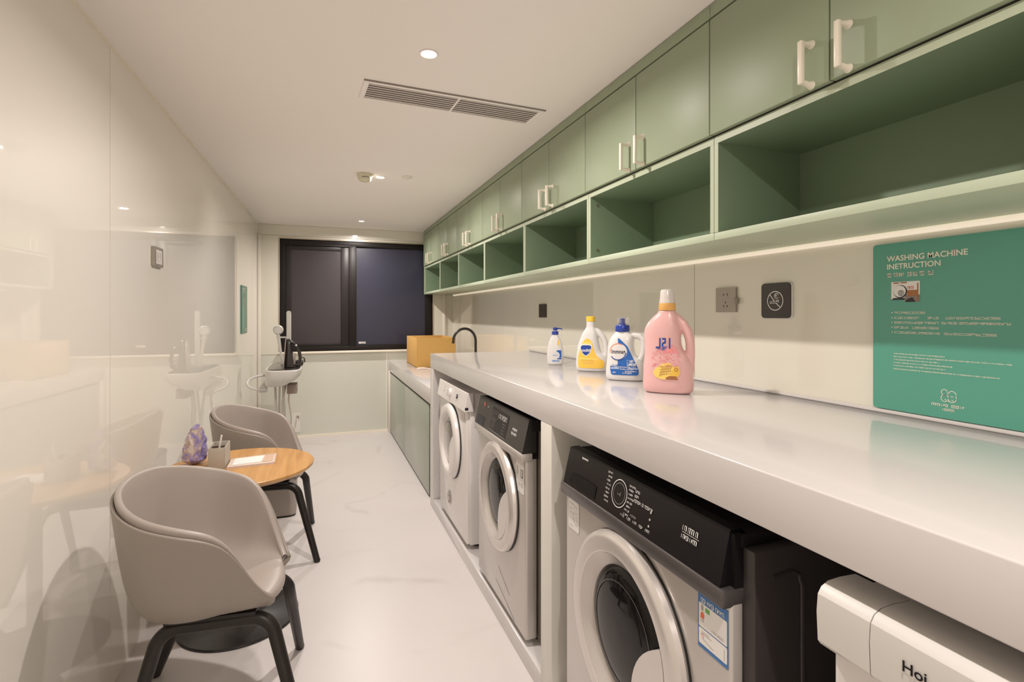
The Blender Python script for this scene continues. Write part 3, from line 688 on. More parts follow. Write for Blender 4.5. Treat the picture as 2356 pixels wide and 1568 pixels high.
mb.ringflat(cx, cz, .033, .0350, 'ink_white', fr, .0012, n=56); mb.ringflat(cx, cz, .0255, .0265, 'ink_grey', fr, .0012, n=56)
mb.bars([(cx-.008, cz-.001, cx-.002, cz-.004), (cx, cz, cx+.004, cz-.004), (cx+.006, cz+.005, cx+.006, cz-.005)], 'ink_grey', fr, .0012, .0012)
for k in range(8):
    mb.glyphs(cx-.066+.004*(k % 2), cz+.036-k*.0105, .022-.003*(k % 3), .0036, 4, K, fr, 300+k, latin=True, d=.0012, th=.0007)
    mb.glyphs(cx+.039-(.006 if k > 5 else 0), cz+.030-k*.0100, .026-.004*(k % 3), .0036, 5, K, fr, 320+k, latin=True, d=.0012, th=.0007)
mb.glyphs(.366, .083, .018, .005, 3, K, fr, 340, latin=True, d=.0012, th=.0008); mb.glyphs(.366, .072, .016, .005, 3, K, fr, 341, latin=True, d=.0012, th=.0008)
mb.glyphs(.366, .060, .078, .0065, 14, K, fr, 342, latin=True, d=.0012, th=.0008)
for z in (.058, .042, .027): mb.ringflat(.437, z, .0012, .0026, K, fr, .0012, n=14)
for k, a in enumerate((.322, .350, .376, .402, .428)): mb.glyphs(a, .012, .016, .0055, 3, K, fr, 350+k, latin=True, d=.0012, th=.0008)
mb.glyphs(.362, .024, .024, .004, 5, 'ink_grey', fr, 356, latin=True, d=.0012, th=.0007)
mb.glyphs(.548, .062, .052, .0105, 9, K, fr, 360, latin=True, d=.0012, th=.0011); mb.bars([(.548, .059, .600, .059)], K, fr, .0009, .0012); mb.glyphs(.548, .046, .052, .0085, 10, K, fr, 361, latin=True, d=.0012, th=.0011)
PP(mb, 'panel_print', t)
door(t, .724, 1.128, .516, .243, .192, .158, 'silver_bright', 'silver', 'door_dark')
mb = MB(); fr = Frame((.7238, .866, .643), (0, -1, 0), (0, 0, 1))
mb.poly([(0, 0), (.084, 0), (.084, .112), (0, .112)], 'label_blue', fr, .0006); mb.poly(rrect(.078, .048, .003, x=.003, y=.042), 'label_paper', fr, .0009); mb.poly(rrect(.078, .032, .003, x=.003, y=.008), 'label_paper', fr, .0009)
mb.glyphs(.010, .0925, .064, .0085, 11, 'ink_white', fr, 401, latin=True, d=.0012, th=.0013)
mb.poly([(.010, .076), (.016, .076), (.016, .087), (.010, .087)], 'ink_grey', fr, .0012); mb.poly([(.022, .077), (.034, .077), (.034, .086), (.022, .086)], 'label_green', fr, .0012)
mb.poly([(.008, .060), (.018, .060), (.019, .068), (.015, .074), (.009, .071)], 'label_orange', fr, .0012)
mb.glyphs(.040, .047, .032, .004, 7, 'ink_grey', fr, 402, latin=True, d=.0012); mb.glyphs(.010, .054, .010, .004, 3, 'ink_grey', fr, 403, latin=True, d=.0012)
mb.bars([(.010, .034, .034, .034), (.010, .030, .040, .030), (.014, .020, .045, .014)], 'ink_grey', fr, .001, .0012); mb.ringflat(.014, .026, .003, .004, 'label_orange', fr, .0012); mb.bars([(.074, .012, .074, .034)], 'ink_grey', fr, .001, .0012)
PP(mb, 'energy_label', t, 'blue bordered energy label')
mb = MB(); fr = Frame((.7238, 1.455, .66), (0, -1, 0), (0, 0, 1)); mb.poly(rrect(.070, .090, .008), 'label_paper', fr, .0006)
mb.bars([(.008, .078, .03, .078), (.03, .078, .06, .070), (.008, .062, .024, .062), (.03, .064, .034, .064), (.045, .058, .060, .055), (.01, .05, .045, .05), (.03, .045, .045, .020), (.045, .020, .058, .020), (.05, .048, .06, .022), (.008, .012, .03, .010)], 'ink_grey', fr, .0012, .001); PP(mb, 'sticker', t)

# ---- machine D: white machine at the near end
t = thing('washing_machine', 'white washing machine at the frame edge with rounded console and dark lettering', 'washing machine', (.72, .28, .068), 0, 'front loading washing machines under the counter')
mb = MB(); mb.box(.733, 1.34, -.022, .578, .085, .872, 'white_enamel', .012, 3); PP(mb, 'body', t)
mb = MB(); mb.box(.738, 1.34, -.020, .576, .874, .896, 'white_enamel', .010, 3); PP(mb, 'top_cover', t)
mb = MB()
fr = Frame((0, 0, 0), (1, 0, 0), (0, 0, 1))
prof = [(.7185, .815), (.724, .808), (.735, .806), (.80, .806), (.80, .902), (.765, .9035), (.740, .902), (.726, .896), (.7185, .886), (.716, .86)]
def cons(y0, y1): mb.poly(prof, 'white_plastic', fr, -y0, -y1)
cons(.509, .590); PP(mb, 'detergent_drawer', t)
mb = MB(); cons(-.025, .5075); PP(mb, 'control_panel', t)
mb = MB(); fr = Frame((.7157, .590, .806), (0, -1, 0), (0, 0, 1)); mb.text('Hoi', 'panel_black', fr, .127, .044, .0145, width=.029, d=.0016, bold=True); PP(mb, 'lettering', t, 'dark letters on the white console')
door(t, .733, .28, .46, .205, .165, .14, 'white_enamel', 'silver', 'door_dark')
for yy in (.04, .52):
    mb = MB(); mb.cyl((.80, yy, .068), (.80, yy, .086), .022, 'rubber', 16); PP(mb, 'foot', t)
mb = MB(); fr = Frame((.7326, .545, .745), (0, -1, 0), (0, 0, 1)); mb.bars([(0, .03, .012, .025), (.012, .025, .012, .0), (0, .0, .012, 0)], 'ink_grey', fr, .002, .001); PP(mb, 'drawer_mark', t)

# ================================================================== bottles
CT = 1.0435
class Surf:
    """front surface of a lofted bottle, local coords: x width, -y front, z up"""
    def __init__(s, secs, n=2.6): s.secs = secs; s.n = n
    def sec(s, z): return interp(z, s.secs)          # cx, a, b
    def loft(s, mb, m, N=40, steps=46):
        z0, z1 = s.secs[0][0], s.secs[-1][0]; R = []
        for i in range(steps+1):
            z = z0+(z1-z0)*(0.5-0.5*math.cos(PI*i/steps)); cx, a, b = s.sec(z); ring = []
            for j in range(N):
                t = 2*PI*j/N; c, q = math.cos(t), math.sin(t); e = 2/s.n
                ring.append((cx+a*math.copysign(abs(c)**e, c), b*math.copysign(abs(q)**e, q), z))
            R.append(ring)
        return mb.rings(R, m)
    def front(s, x, z, d=.0009):
        cx, a, b = s.sec(z); u = min(.985, abs(x-cx)/a)
        return Vector((x, -(b*(1-u**s.n)**(1/s.n))-d, z))
    def patch(s, mb, rows, m, d=.0009, cols=10):
        vs = []; fs = []
        for z, x0, x1 in rows: vs += [tuple(s.front(x0+(x1-x0)*k/cols, z, d)) for k in range(cols+1)]
        n = cols+1
        for i in range(len(rows)-1):
            for k in range(cols): a = i*n+k; fs.append((a, a+1, a+n+1, a+n))
        return mb.add(vs, fs, m)
def ell_rows(cx, cz, rx, rz, n=18, skew=0):
    return [(cz+rz*math.sin(t), cx-rx*math.cos(t)+skew*math.sin(t), cx+rx*math.cos(t)+skew*math.sin(t)) for t in [-PI/2+PI*i/n for i in range(n+1)]]
def fuse(o, vox=.0022, it=6):
    r = o.modifiers.new('fuse', 'REMESH'); r.mode = 'VOXEL'; r.voxel_size = vox; r.use_smooth_shade = True
    s = o.modifiers.new('smooth', 'SMOOTH'); s.factor = .5; s.iterations = it
# pump bottle
t = thing('pump_bottle', 'small white pump bottle with blue pump head, farthest of the row', 'bottle', (1.195, 2.565, CT), math.radians(-27), 'cleaning bottles on the counter')
sf = Surf([(0, 0, .036, .022), (.004, 0, .041, .026), (.02, 0, .0435, .028), (.06, 0, .0445, .029), (.10, 0, .040, .027), (.13, 0, .031, .022), (.150, 0, .020, .017), (.158, 0, .0165, .0155), (.163, 0, .0150, .0150)], 2.4)
mb = MB(); sf.loft(mb, 'pet_white'); mb.build('body', t, 60)
mb = MB(); mb.lathe([(.0165, .160), (.0185, .161), (.0175, .178), (.010, .180)], 'cap_blue', 28, cap1=True); mb.lathe([(.008, .180), (.008, .184)], 'ink_white', 20); mb.build('collar', t)
mb = MB(); mb.lathe([(.011, .184), (.0125, .186), (.0115, .198), (.005, .200)], 'cap_blue', 24, cap0=True, cap1=True)
mb.tube([(.005, 0, .193), (.022, 0, .1935), (.034, 0, .191), (.038, 0, .187)], [.0045, .0035, .0030, .0028], 'cap_blue', 10); mb.build('pump_head', t)
mb = MB(); fn = lambda x, z: sf.front(x, z, .0012)
sf.patch(mb, [(.030, .012, .034), (.045, .014, .034), (.062, .006, .034), (.078, .010, .033)], 'pr_blue2')
sf.patch(mb, ell_rows(.008, .052, .017, .018), 'pet_white', .0011)
mb.ringflat(.008, .050, .017, .018, 'pr_lightblue', None, a0=.3, a1=3.1, fn=fn, n=20)
sf.patch(mb, ell_rows(.016, .117, .004, .016), 'pr_yellow', .0010, 4)
mb.glyphs(-.010, .046, .026, .009, 5, 'pr_blue2', None, 501, latin=True, fn=fn, th=.0010)
mb.glyphs(.0, .036, .030, .004, 6, 'ink_white', None, 502, latin=True, fn=lambda x, z: sf.front(x, z, .0014), th=.0008)
sf.patch(mb, [(.016, -.016, .024), (.026, -.018, .026)], 'pr_lightblue'); mb.glyphs(-.014, .018, .036, .006, 8, 'pr_blue2', None, 503, latin=True, fn=fn, th=.0010)
mb.build('printed_label', t)

# yellow-label bottle
t = thing('detergent_bottle', 'white detergent bottle with yellow cap and yellow label', 'bottle', (1.225, 2.21, CT), math.radians(-38), 'cleaning bottles on the counter')
sf = Surf([(0, 0, .066, .030), (.004, 0, .074, .036), (.02, -.001, .078, .040), (.055, -.002, .076, .039), (.072, -.006, .071, .038), (.09, -.015, .060, .037), (.12, -.017, .053, .036), (.15, -.015, .045, .034), (.18, -.011, .036, .030), (.203, -.008, .024, .023), (.212, -.008, .0205, .0205), (.236, -.008, .0200, .0200)], 2.5)
mb = MB(); sf.loft(mb, 'pet_white')
mb.tube([(.012, 0, .196), (.030, 0, .186), (.048, 0, .165), (.060, 0, .140), (.064, 0, .115), (.066, 0, .090), (.062, 0, .065), (.05, 0, .045)], [.012, .014, .0135, .013, .0125, .0125, .014, .018], 'pet_white', 16, flat=1.1)
o = mb.build('body', t, 60); fuse(o)
mb = MB(); M = Matrix.Translation((-.008, 0, 0)); mb.lathe([(.0205, .236), (.0215, .237), (.0215, .258), (.019, .2605)], 'cap_yellow', 32, M=M, cap1=True); mb.build('cap', t)
mb = MB()
sf.patch(mb, [(.016, -.058, .052), (.022, -.062, .060), (.040, -.064, .062), (.052, -.064, .058), (.062, -.064, .040), (.080, -.060, .022), (.110, -.052, .010), (.135, -.042, .006), (.150, -.030, -.006), (.155, -.024, -.014)], 'pr_yellow', .0012, 14)
sf.patch(mb, [(.125, -.044, .002), (.135, -.040, .004), (.140, -.036, .002)], 'pr_yellow2', .0014)
sf.patch(mb, [(.056, -.060, .040), (.062, -.060, .030), (.064, -.050, .0)], 'pr_yellow2', .0014)
sf.patch(mb, [(.072, -.027, -.024), (.078, -.036, -.014), (.090, -.046, -.004), (.105, -.052, .002), (.116, -.053, .004), (.125, -.050, .003), (.128, -.040, -.006), (.1285, -.036, -.014)], 'ink_white', .0018, 12)
sf.patch(mb, [(.076, -.027, -.024), (.082, -.036, -.014), (.092, -.044, -.006), (.105, -.049, -.001), (.114, -.050, .001), (.120, -.047, .0), (.124, -.040, -.008)], 'pr_blue', .0024, 12)
mb.text('coulitil', 'ink_white', None, -.046, .094, .014, width=.042, bold=True, fn=lambda x, z: sf.front(x, z, .0030))
mb.glyphs(-.050, .052, .062, .004, 14, 'pr_brown', None, 511, latin=True, fn=lambda x, z: sf.front(x, z, .0018), th=.0004)
for k in range(3): mb.glyphs(-.042, .036+k*.005, .056, .0022, 16, 'ink_grey', None, 512+k, latin=True, fn=lambda x, z: sf.front(x, z, .0018), th=.0003)
mb.build('printed_label', t)

# blue-label bottle
t = thing('detergent_bottle', 'white detergent bottle with blue cap and blue label', 'bottle', (1.190, 1.856, CT), math.radians(-42), 'cleaning bottles on the counter')
sf = Surf([(0, -.004, .068, .032), (.004, -.004, .077, .039), (.02, -.004, .082, .043), (.06, -.005, .079, .043), (.08, -.010, .072, .042), (.10, -.020, .060, .041), (.14, -.024, .053, .038), (.165, -.020, .050, .034), (.183, -.016, .043, .028), (.192, -.018, .033, .024), (.200, -.018, .026, .0235)], 2.8)
mb = MB(); sf.loft(mb, 'pet_white')
mb.tube([(.005, 0, .181), (.030, 0, .183), (.052, 0, .180), (.065, 0, .168), (.069, 0, .145), (.066, 0, .115), (.058, 0, .088), (.050, 0, .066), (.046, 0, .05)], [.011, .0115, .012, .0125, .012, .0115, .0125, .015, .018], 'pet_white', 16, flat=1.1)
o = mb.build('body', t, 60); fuse(o)
mb = MB(); M = Matrix.Translation((-.018, 0, 0)); R_ = []
for z, r0 in ((.199, .0275), (.203, .0285), (.223, .0275), (.226, .0255)):
    R_.append([(-.018+(r0+(.0006 if j % 2 else -.0004))*math.cos(2*PI*j/56), (r0+(.0006 if j % 2 else -.0004))*math.sin(2*PI*j/56), z) for j in range(56)])
mb.rings(R_, 'cap_blue'); mb.build('cap', t)
mb = MB(); mb.lathe([(.013, .226), (.013, .232), (.0085, .234), (.0085, .249), (.010, .249), (.010, .252), (.004, .254)], 'cap_blue', 24, M=M, cap1=True)
for k in range(3): mb.tube([(-.018+.0095*math.cos(a), .0095*math.sin(a), .236+k*.005) for a in [2*PI*j/18 for j in range(19)]], .0012, 'cap_blue', 6)
mb.build('spout', t)
mb = MB(); mb.lathe([(.026, .226), (.0252, .252), (.022, .257), (.001, .259)], 'clear_plastic', 32, M=Matrix.Translation((-.016, 0, 0))); mb.build('clear_cover', t, label='clear cover over the blue spout')
mb = MB()
sf.patch(mb, [(.024, -.052, .046), (.028, -.058, .052), (.045, -.062, .053), (.060, -.0615, .047), (.0605, -.030, .047), (.082, -.030, .036), (.110, -.030, .022), (.140, -.028, .008), (.160, -.030, -.012), (.172, -.032, -.026)], 'pr_blue2', .0012, 14)
sf.patch(mb, ell_rows(-.030, .118, .037, .034, 20), 'pet_white', .0018, 12)
fn = lambda x, z: sf.front(x, z, .0024)
mb.ringflat(-.030, .118, .031, .0345, 'pr_blue', None, a0=math.radians(215), a1=math.radians(355), fn=fn); mb.ringflat(-.030, .118, .031, .034, 'pr_orange', None, a0=math.radians(60), a1=math.radians(190), fn=fn)
mb.text('Immnag', 'pr_black', None, -.056, .111, .017, width=.056, fn=fn, bold=True)
mb.glyphs(.006, .075, .026, .010, 3, 'ink_white', None, 521, fn=fn, th=.0016); mb.glyphs(.008, .062, .034, .010, 4, 'ink_white', None, 522, fn=fn, th=.0016)
for k, (a, w_) in enumerate(((-.056, .04), (-.056, .10), (-.02, .05), (.0, .045))): mb.glyphs(a, .062-k*.008, w_, .004, int(w_/.004), 'ink_white' if k else 'pr_blue2', None, 530+k, latin=True, fn=fn, th=.0009)
sf.patch(mb, [(.048, -.060, -.024), (.053, -.060, -.024)], 'pr_lightblue', .0020); sf.patch(mb, [(.048, .012, .050), (.053, .012, .050)], 'pr_lightblue', .0020)
mb.glyphs(-.010, .030, .04, .005, 8, 'ink_white', None, 540, latin=True, fn=fn, th=.0010); mb.glyphs(-.05, .032, .012, .004, 3, 'ink_white', None, 541, latin=True, fn=fn, th=.0010)
mb.build('printed_label', t)

# pink bottle
t = thing('softener_bottle', 'large pink softener bottle with orange collar and frosted cap', 'bottle', (1.135, 1.512, CT), math.radians(-46), 'cleaning bottles on the counter')
sf = Surf([(0, .0, .070, .034), (.005, .0, .080, .041), (.025, .0, .085, .045), (.06, .0, .084, .045), (.10, -.001, .082, .044), (.125, -.005, .075, .042), (.15, -.014, .065, .041), (.18, -.018, .062, .040), (.215, -.018, .062, .039), (.240, -.015, .054, .036), (.262, -.008, .042, .031), (.275, -.004, .031, .0275), (.283, -.003, .0275, .0270)], 2.5)
mb = MB(); sf.loft(mb, 'pet_pink')
mb.tube([(.012, 0, .268), (.030, 0, .256), (.050, 0, .236), (.066, 0, .208), (.073, 0, .175), (.074, 0, .140), (.070, 0, .10), (.064, 0, .06)], [.013, .0145, .0145, .014, .0135, .0135, .016, .018], 'pet_pink', 16, flat=1.15)
o = mb.build('body', t, 60); fuse(o, .0024)
M = Matrix.Translation((-.003, 0, 0))
mb = MB(); mb.lathe([(.0275, .2835), (.0285, .285), (.0275, .308), (.0265, .309)], 'cap_orange', 40, M=M); mb.build('collar', t)
mb = MB(); mb.lathe([(.0268, .309), (.0262, .316), (.0255, .318), (.0252, .322), (.0245, .325), (.0228, .350), (.0205, .355), (.0150, .357)], 'cap_clear', 40, M=M, cap1=True); mb.build('cap', t)
mb = MB(); fn = lambda x, z: sf.front(x, z, .0020)
sf.patch(mb, ell_rows(-.004, .102, .052, .056, 22), 'pet_pink', .0010, 12)
rg = random.Random(4)
for k in range(330):
    a = rg.uniform(0, 2*PI); r = math.sqrt(rg.random()); x, z = -.004+.048*r*math.cos(a), .110+.050*r*math.sin(a)
    if z < .09 and x > -.045: continue
    q = rg.uniform(-.5, 1.2); L = .005; mb.bars([(x, z, x+L*math.cos(q), z+L*math.sin(q))], 'pr_rose' if k % 3 else 'pr_red', None, .0011, fn=fn)
sf.patch(mb, [(.138, -.012, .040), (.146, -.010, .038), (.158, .004, .030), (.168, .010, .020)], 'pr_rose', .0014)
sf.patch(mb, [(.050, -.018, .008), (.058, -.036, .014), (.070, -.044, .020), (.085, -.036, .026), (.098, -.018, .024), (.106, -.008, .014)], 'pr_yellow2', .0016)
sf.patch(mb, [(.052, .012, .030), (.066, .016, .044), (.080, .022, .047), (.094, .028, .040)], 'pr_yellow', .0018)
for k in range(7): mb.bars([(-.022+k*.006, .058+k*.003, -.012+k*.005, .090+k*.002)], 'pr_brown', None, .0012, fn=lambda x, z: sf.front(x, z, .0026))
for k in range(4): mb.bars([(-.022, .064+k*.009, .018, .070+k*.009)], 'pr_brown', None, .0009, fn=lambda x, z: sf.front(x, z, .0026))
mb.ringflat(.034, .084, .004, .006, 'pr_brown', None, fn=lambda x, z: sf.front(x, z, .0028)); sf.patch(mb, [(.050, -.0, .040), (.056, .0, .036), (.062, .012, .034)], 'pr_brown', .0020)
mb.text('15L', 'pr_blue', None, -.034, .155, .036, width=.048, fn=fn, mirror=True, bold=True)
mb.glyphs(-.026, .148, .024, .008, 3, 'pr_blue', None, 560, fn=fn, th=.0014)
mb.build('printed_label', t)

# ================================================================== table
TX, TY, TZ = -.325, 2.53, .66
t = thing('side_table', 'round oak topped table with black disc base between the two chairs', 'table', (TX, TY, 0))
mb = MB(); mb.lathe([(.20, TZ-.026), (.285, TZ-.024), (.300, TZ-.012), (.3015, TZ-.003), (.299, TZ)], 'wood', 96, cap0=True, cap1=True); mb.build('tabletop', t)
mb = MB(); mb.cyl((0, 0, .012), (0, 0, TZ-.03), .024, 'table_base', 24); mb.build('column', t)
mb = MB(); mb.lathe([(.235, .0), (.237, .004), (.233, .010), (.06, .016), (.03, .03), (.024, .04)], 'table_base', 72, cap0=True); mb.build('base_disc', t)
mb = MB(); mb.lathe([(.10, TZ-.036), (.10, TZ-.027)], 'table_base', 32, cap0=True, cap1=True); mb.build('mounting_plate', t)
# pen box
t = thing('pen_box', 'grey open pencil box with a white pen standing in it', 'pencil box', (-.4055, 2.553, TZ))
w2, d2, hh, tk = .032, .068, .092, .004
for (a, b, c, d) in ((-w2, -w2+tk, -d2, d2), (w2-tk, w2, -d2, d2), (-w2+tk, w2-tk, -d2, -d2+tk), (-w2+tk, w2-tk, d2-tk, d2)):
    mb = MB(); mb.box(a, b, c, d, 0, hh, 'grey_box', .0008); mb.build('side_wall', t)
mb = MB(); mb.box(-w2+tk, w2-tk, -d2+tk, d2-tk, 0, .006, 'box_inner'); mb.build('base', t)
mb = MB(); mb.box(-w2+tk+.001, w2-tk-.001, -.002, .002, .006, hh-.006, 'box_inner'); mb.build('divider', t)
mb = MB(); mb.tube([(-.416, 2.535, TZ+.008), (-.401, 2.520, TZ+.080), (-.390, 2.51, TZ+.140)], [.003, .004, .0035], 'pen_white', 12)
o = mb.build('pen', None); tag(o, 'white pen standing in the grey pencil box', 'pen')
# note tray
t = thing('note_tray', 'flat pinkish tray lying beside the pencil box on the round table', 'tray', (-.275, 2.562, TZ), math.radians(0))
fr = Frame((0, 0, 0), (1, 0, 0), (0, 1, 0))
mb = MB(); mb.poly([(-.092, -.078), (.090, -.062), (.086, .094), (-.094, .060)], 'tray_pink', fr, .0, .007); mb.poly([(-.088, -.074), (.086, -.058), (.082, .090), (-.090, .056)], 'tray_pink', fr, .007, .0075)
mb.bars([(-.092, -.078, .090, -.062), (.090, -.062, .086, .094), (.086, .094, -.094, .060)], 'tray_pink', fr, .004, .0095); mb.build('tray_base', t)
mb = MB(); mb.poly([(-.075, -.050), (.035, -.030), (.040, .076), (-.078, .056)], 'paper', fr, .0078, .0090); o = mb.build('paper_sheet'); o.location = (-.275, 2.562, TZ); tag(o, 'white blank paper slip lying on the pinkish tray', 'paper')
mb = MB(); mb.poly([(.038, -.040), (.080, -.035), (.078, .078), (.043, .072)], 'card_tan', fr, .0078, .0092); o = mb.build('note_card'); o.location = (-.275, 2.562, TZ); tag(o, 'tan card lying on the right end of the pinkish tray', 'card')
# crumpled purple wrapped bundle
bm = bmesh.new(); bmesh.ops.create_icosphere(bm, subdivisions=5, radius=1)
from mathutils import noise
for v in bm.verts:
    p = v.co.copy(); zz = (p.z+1)/2
    wd = interp(zz, [(0, .046), (.08, .054), (.3, .054), (.55, .045), (.72, .037), (.86, .024), (1, .008)])[0]
    rr = math.hypot(p.x, p.y) or 1e-5; ca, sa = p.x/rr, p.y/rr; f = min(1, rr*1.6 if rr < .6 else 1)
    cr = noise.noise(Vector((p.x*2.2, p.y*2.2, p.z*3.0)))*.008+abs(noise.noise(Vector((p.x*6, p.y*6, p.z*7+3))))*.006
    R0 = (wd+cr)*min(1, rr*1.35 if zz in (0,) else f)
    v.co = Vector((ca*R0*.85+.012*zz*zz, sa*R0*.65, max(0, zz*.176+cr*.3*(zz > .05))))
mb = MB(); bm.verts.ensure_lookup_table(); mb.add([v.co[:] for v in bm.verts], [[v.index for v in f.verts] for f in bm.faces], 'purple_wrap'); bm.free()
o = mb.build('wrapped_bundle', None, 25); o.location = (-.512, 2.62, TZ); tag(o, 'crumpled purple and beige foil wrapped bundle at the wall side of the round table', 'wrapped bundle')

# ================================================================== chairs
RIM = [(0, .418), (12, .420), (22, .428), (30, .450), (38, .485), (46, .538), (54, .605), (62, .662), (72, .698), (88, .726), (105, .750), (122, .772), (145, .793), (180, .802)]
def hrim(ph): return interp(abs(math.degrees(ph)), RIM)[0]
def plan(ph, a_f=.281, a_b=.222, b=.292, n=2.08):
    c, s_ = math.cos(ph), math.sin(ph); a = a_f if c > 0 else a_b
    return 1/((abs(c)/a)**n+(abs(s_)/b)**n)**(1/n)
def prof(ph, s_):
    """inner surface of the bucket: (r, z) for s_ in 0..1"""
    h = hrim(ph); zs = .450; up = max(0, h-zs); k = min(1, up/.20)
    Re = plan(ph)-.034; R = Re-.032*k
    P1 = (.55*R, zs); P2 = (R*.97, zs-.004*k+.004*(1-k)); P3 = (R*1.0, zs+.24*up-.004*(1-k)); P4 = (Re, h)
    if s_ < .3: t = s_/.3; return (P1[0]*t, zs)
    t = (s_-.3)/.7; q = 1-t
    return tuple(q**3*P1[k_]+3*q*q*t*P2[k_]+3*q*t*t*P3[k_]+t**3*P4[k_] for k_ in (0, 1))
def bucket(d0, d1, smax, N=96, S=26):
    """closed shell between offsets d0 and d1 below/outside the inner surface"""
    rings = [[] for _ in range(2*S+8)]
    for j in range(N):
        ph = -PI+2*PI*j/N; I = []; O = []
        for i in range(S):
            s_ = .02+(smax-.02)*i/(S-1); r, z = prof(ph, s_); r2, z2 = prof(ph, min(1, s_+.01)) if s_ < .985 else prof(ph, s_)
            if s_ >= .985: r1, z1 = prof(ph, s_-.01); dr, dz = r-r1, z-z1
            else: dr, dz = r2-r, z2-z
            L = math.hypot(dr, dz) or 1; nx, nz = dz/L, -dr/L
            I.append((r+nx*d0, z+nz*d0)); O.append((r+nx*d1, z+nz*d1)); tg = (dr/L, dz/L)
        cap = []; cx = ((I[-1][0]+O[-1][0])/2, (I[-1][1]+O[-1][1])/2); hv = ((I[-1][0]-O[-1][0])/2, (I[-1][1]-O[-1][1])/2); hl = math.hypot(*hv)
        for k in range(1, 7):
            a = PI*k/7; cap.append((cx[0]+hv[0]*math.cos(a)+tg[0]*hl*math.sin(a), cx[1]+hv[1]*math.cos(a)+tg[1]*hl*math.sin(a)))
        allp = [I[0]]+I+cap+O[::-1]+[O[0]]
        for k, (r, z) in enumerate(allp): rings[k].append((r*math.cos(ph), r*math.sin(ph), z))
    return rings[:len(allp)]
def make_chair():
    t = thing('tub_chair', 'nearest grey tub chair with black bent legs, beside the left glass wall', 'chair', (0, 0, 0), 0, 'grey tub chairs at the round table')
    mb = MB(); mb.rings(bucket(.0, .020, 1.0), 'leather'); mb.build('cushion', t, 80)
    mb = MB(); mb.rings(bucket(.0212, .032, .988), 'shell'); mb.build('outer_shell', t, 80)
    for fx, fy in ((.345, -.215), (.25, .33), (-.155, -.235), (-.235, .29)):
        sx, sy = (1 if fx > 0 else -1), (1 if fy > 0 else -1)
        pts = [(.08-sx*.004, sy*.122, .386), (.08+sx*.10, sy*.124, .386)]
        for k in range(1, 10):
            a = k/10*math.radians(78); pts.append((.08+sx*(.10+.065*math.sin(a)), sy*(.124+.008*k/9), .386-.065*(1-math.cos(a))))
        e = Vector(pts[-1]); f_ = Vector((fx, fy, .006))
        for k in range(1, 9): pts.append(tuple(e.lerp(f_, k/8)))
        rad = [.020]*11+[.020-.0035*k/8 for k in range(1, 9)]
        mb = MB(); mb.tube(pts, rad, 'leg_black', 18); lg = mb.build('leg', t, 60)
        mb = MB(); mb.lathe([(.0145, 0), (.0168, .006), (.0168, .012)], 'rubber', 18, cap0=True, M=Matrix.Translation((f_.x, f_.y, .0))); mb.build('foot_cap', lg)
    mb = MB(); mb.box(-.06, .19, -.14, .14, .399, .412, 'leg_black', .004); mb.cyl((.08, -.122, .386), (.08, .122, .386), .014, 'leg_black', 14); mb.build('seat_frame', t)
    return t
c0 = make_chair(); c0.location = (-.356, 1.917, 0); c0.rotation_euler = (0, 0, -.106)
c1 = copy_tree(c0); c1.location = (-.330, 3.215, 0); c1.rotation_euler = (0, 0, -.115); c1['label'] = 'farther grey tub chair with black bent legs, between the round table and the ironing board'

# ================================================================== ironing station
t = thing('ironing_board', 'white ironing board on a folding stand in the far left corner', 'ironing board', (-.28, 5.1, 0))
def hull(z, k, y0=-.52, y1=.30):
    P_ = []
    for j in range(40):
        a = 2*PI*j/40; c, s_ = math.cos(a), math.sin(a); e = .42
        x = .142*math.copysign(abs(c)**e, c); y = (y1-y0)/2*math.copysign(abs(s_)**e, s_)
        P_.append((x*k[0]+k[2], (y0+y1)/2+y*k[1], z))
    return P_
mb = MB(); mb.rings([hull(.715, (.35, .7, -.075)), hull(.728, (.58, .85, -.060)), hull(.765, (.84, .95, -.022)), hull(.800, (.96, .98, -.005)), hull(.835, (.99, 1, 0)), hull(.852, (1, 1, 0)), hull(.858, (.97, .985, 0))], 'white_plastic'); mb.build('board', t)
mb = MB(); mb.rings([hull(.8585, (.90, .93, 0)), hull(.864, (.86, .90, 0))], 'iron_black'); mb.build('rest_pad', t, label='black pad on top of the board')
mb = MB(); mb.box(-.175, -.02, -.30, .02, .705, .735, 'white_plastic', .01, 3); mb.box(-.185, -.13, -.36, -.27, .665, .72, 'white_plastic', .008, 3); mb.build('clamp_block', t)
mb = MB(); pts = [(-.14+.12*math.cos(a)*1.0-.02, -.30+.08*math.sin(a), .745+.050*math.sin(a)) for a in [math.radians(75+210*k/20) for k in range(21)]]
mb.tube(pts, .010, 'white_plastic', 12); mb.build('wire_loop', t)
for k, (x0, x1, y0, y1, r) in enumerate(((-.08, -.05, -.15, -.30, .010), (-.06, -.08, .10, .22, .010), (-.02, .0, -.15, .18, .009), (-.03, -.02, .10, -.28, .009))):
    mb = MB(); mb.tube([(x0, y0, .71), (x1, y1, .012)], r, 'white_plastic', 12); mb.build('leg', t)
mb = MB(); mb.tube([(-.12, -.30, .012), (.06, -.30, .012)], .010, 'white_plastic', 12); mb.tube([(-.12, .20, .012), (.06, .20, .012)], .010, 'white_plastic', 12); mb.build('foot_bar', t)
mb = MB(); mb.box(.02, .10, -.28, -.12, .635, .715, 'taupe', .006); mb.build('hanging_box', t, label='taupe box hanging below the board')
mb = MB(); mb.box(.000, .040, .02, .05, .86, 1.325, 'white_plastic', .009, 4); mb.cyl((.020, .021, 1.325), (.020, .049, 1.325), .0198, 'white_plastic', 24); mb.box(-.055, .020, .03, .045, 1.098, 1.112, 'white_plastic', .003); mb.build('upright_rod', t)
t2 = thing('garment_steamer', 'white steamer brush with round head standing on the ironing board', 'steamer', (-.34, 5.02, .864))
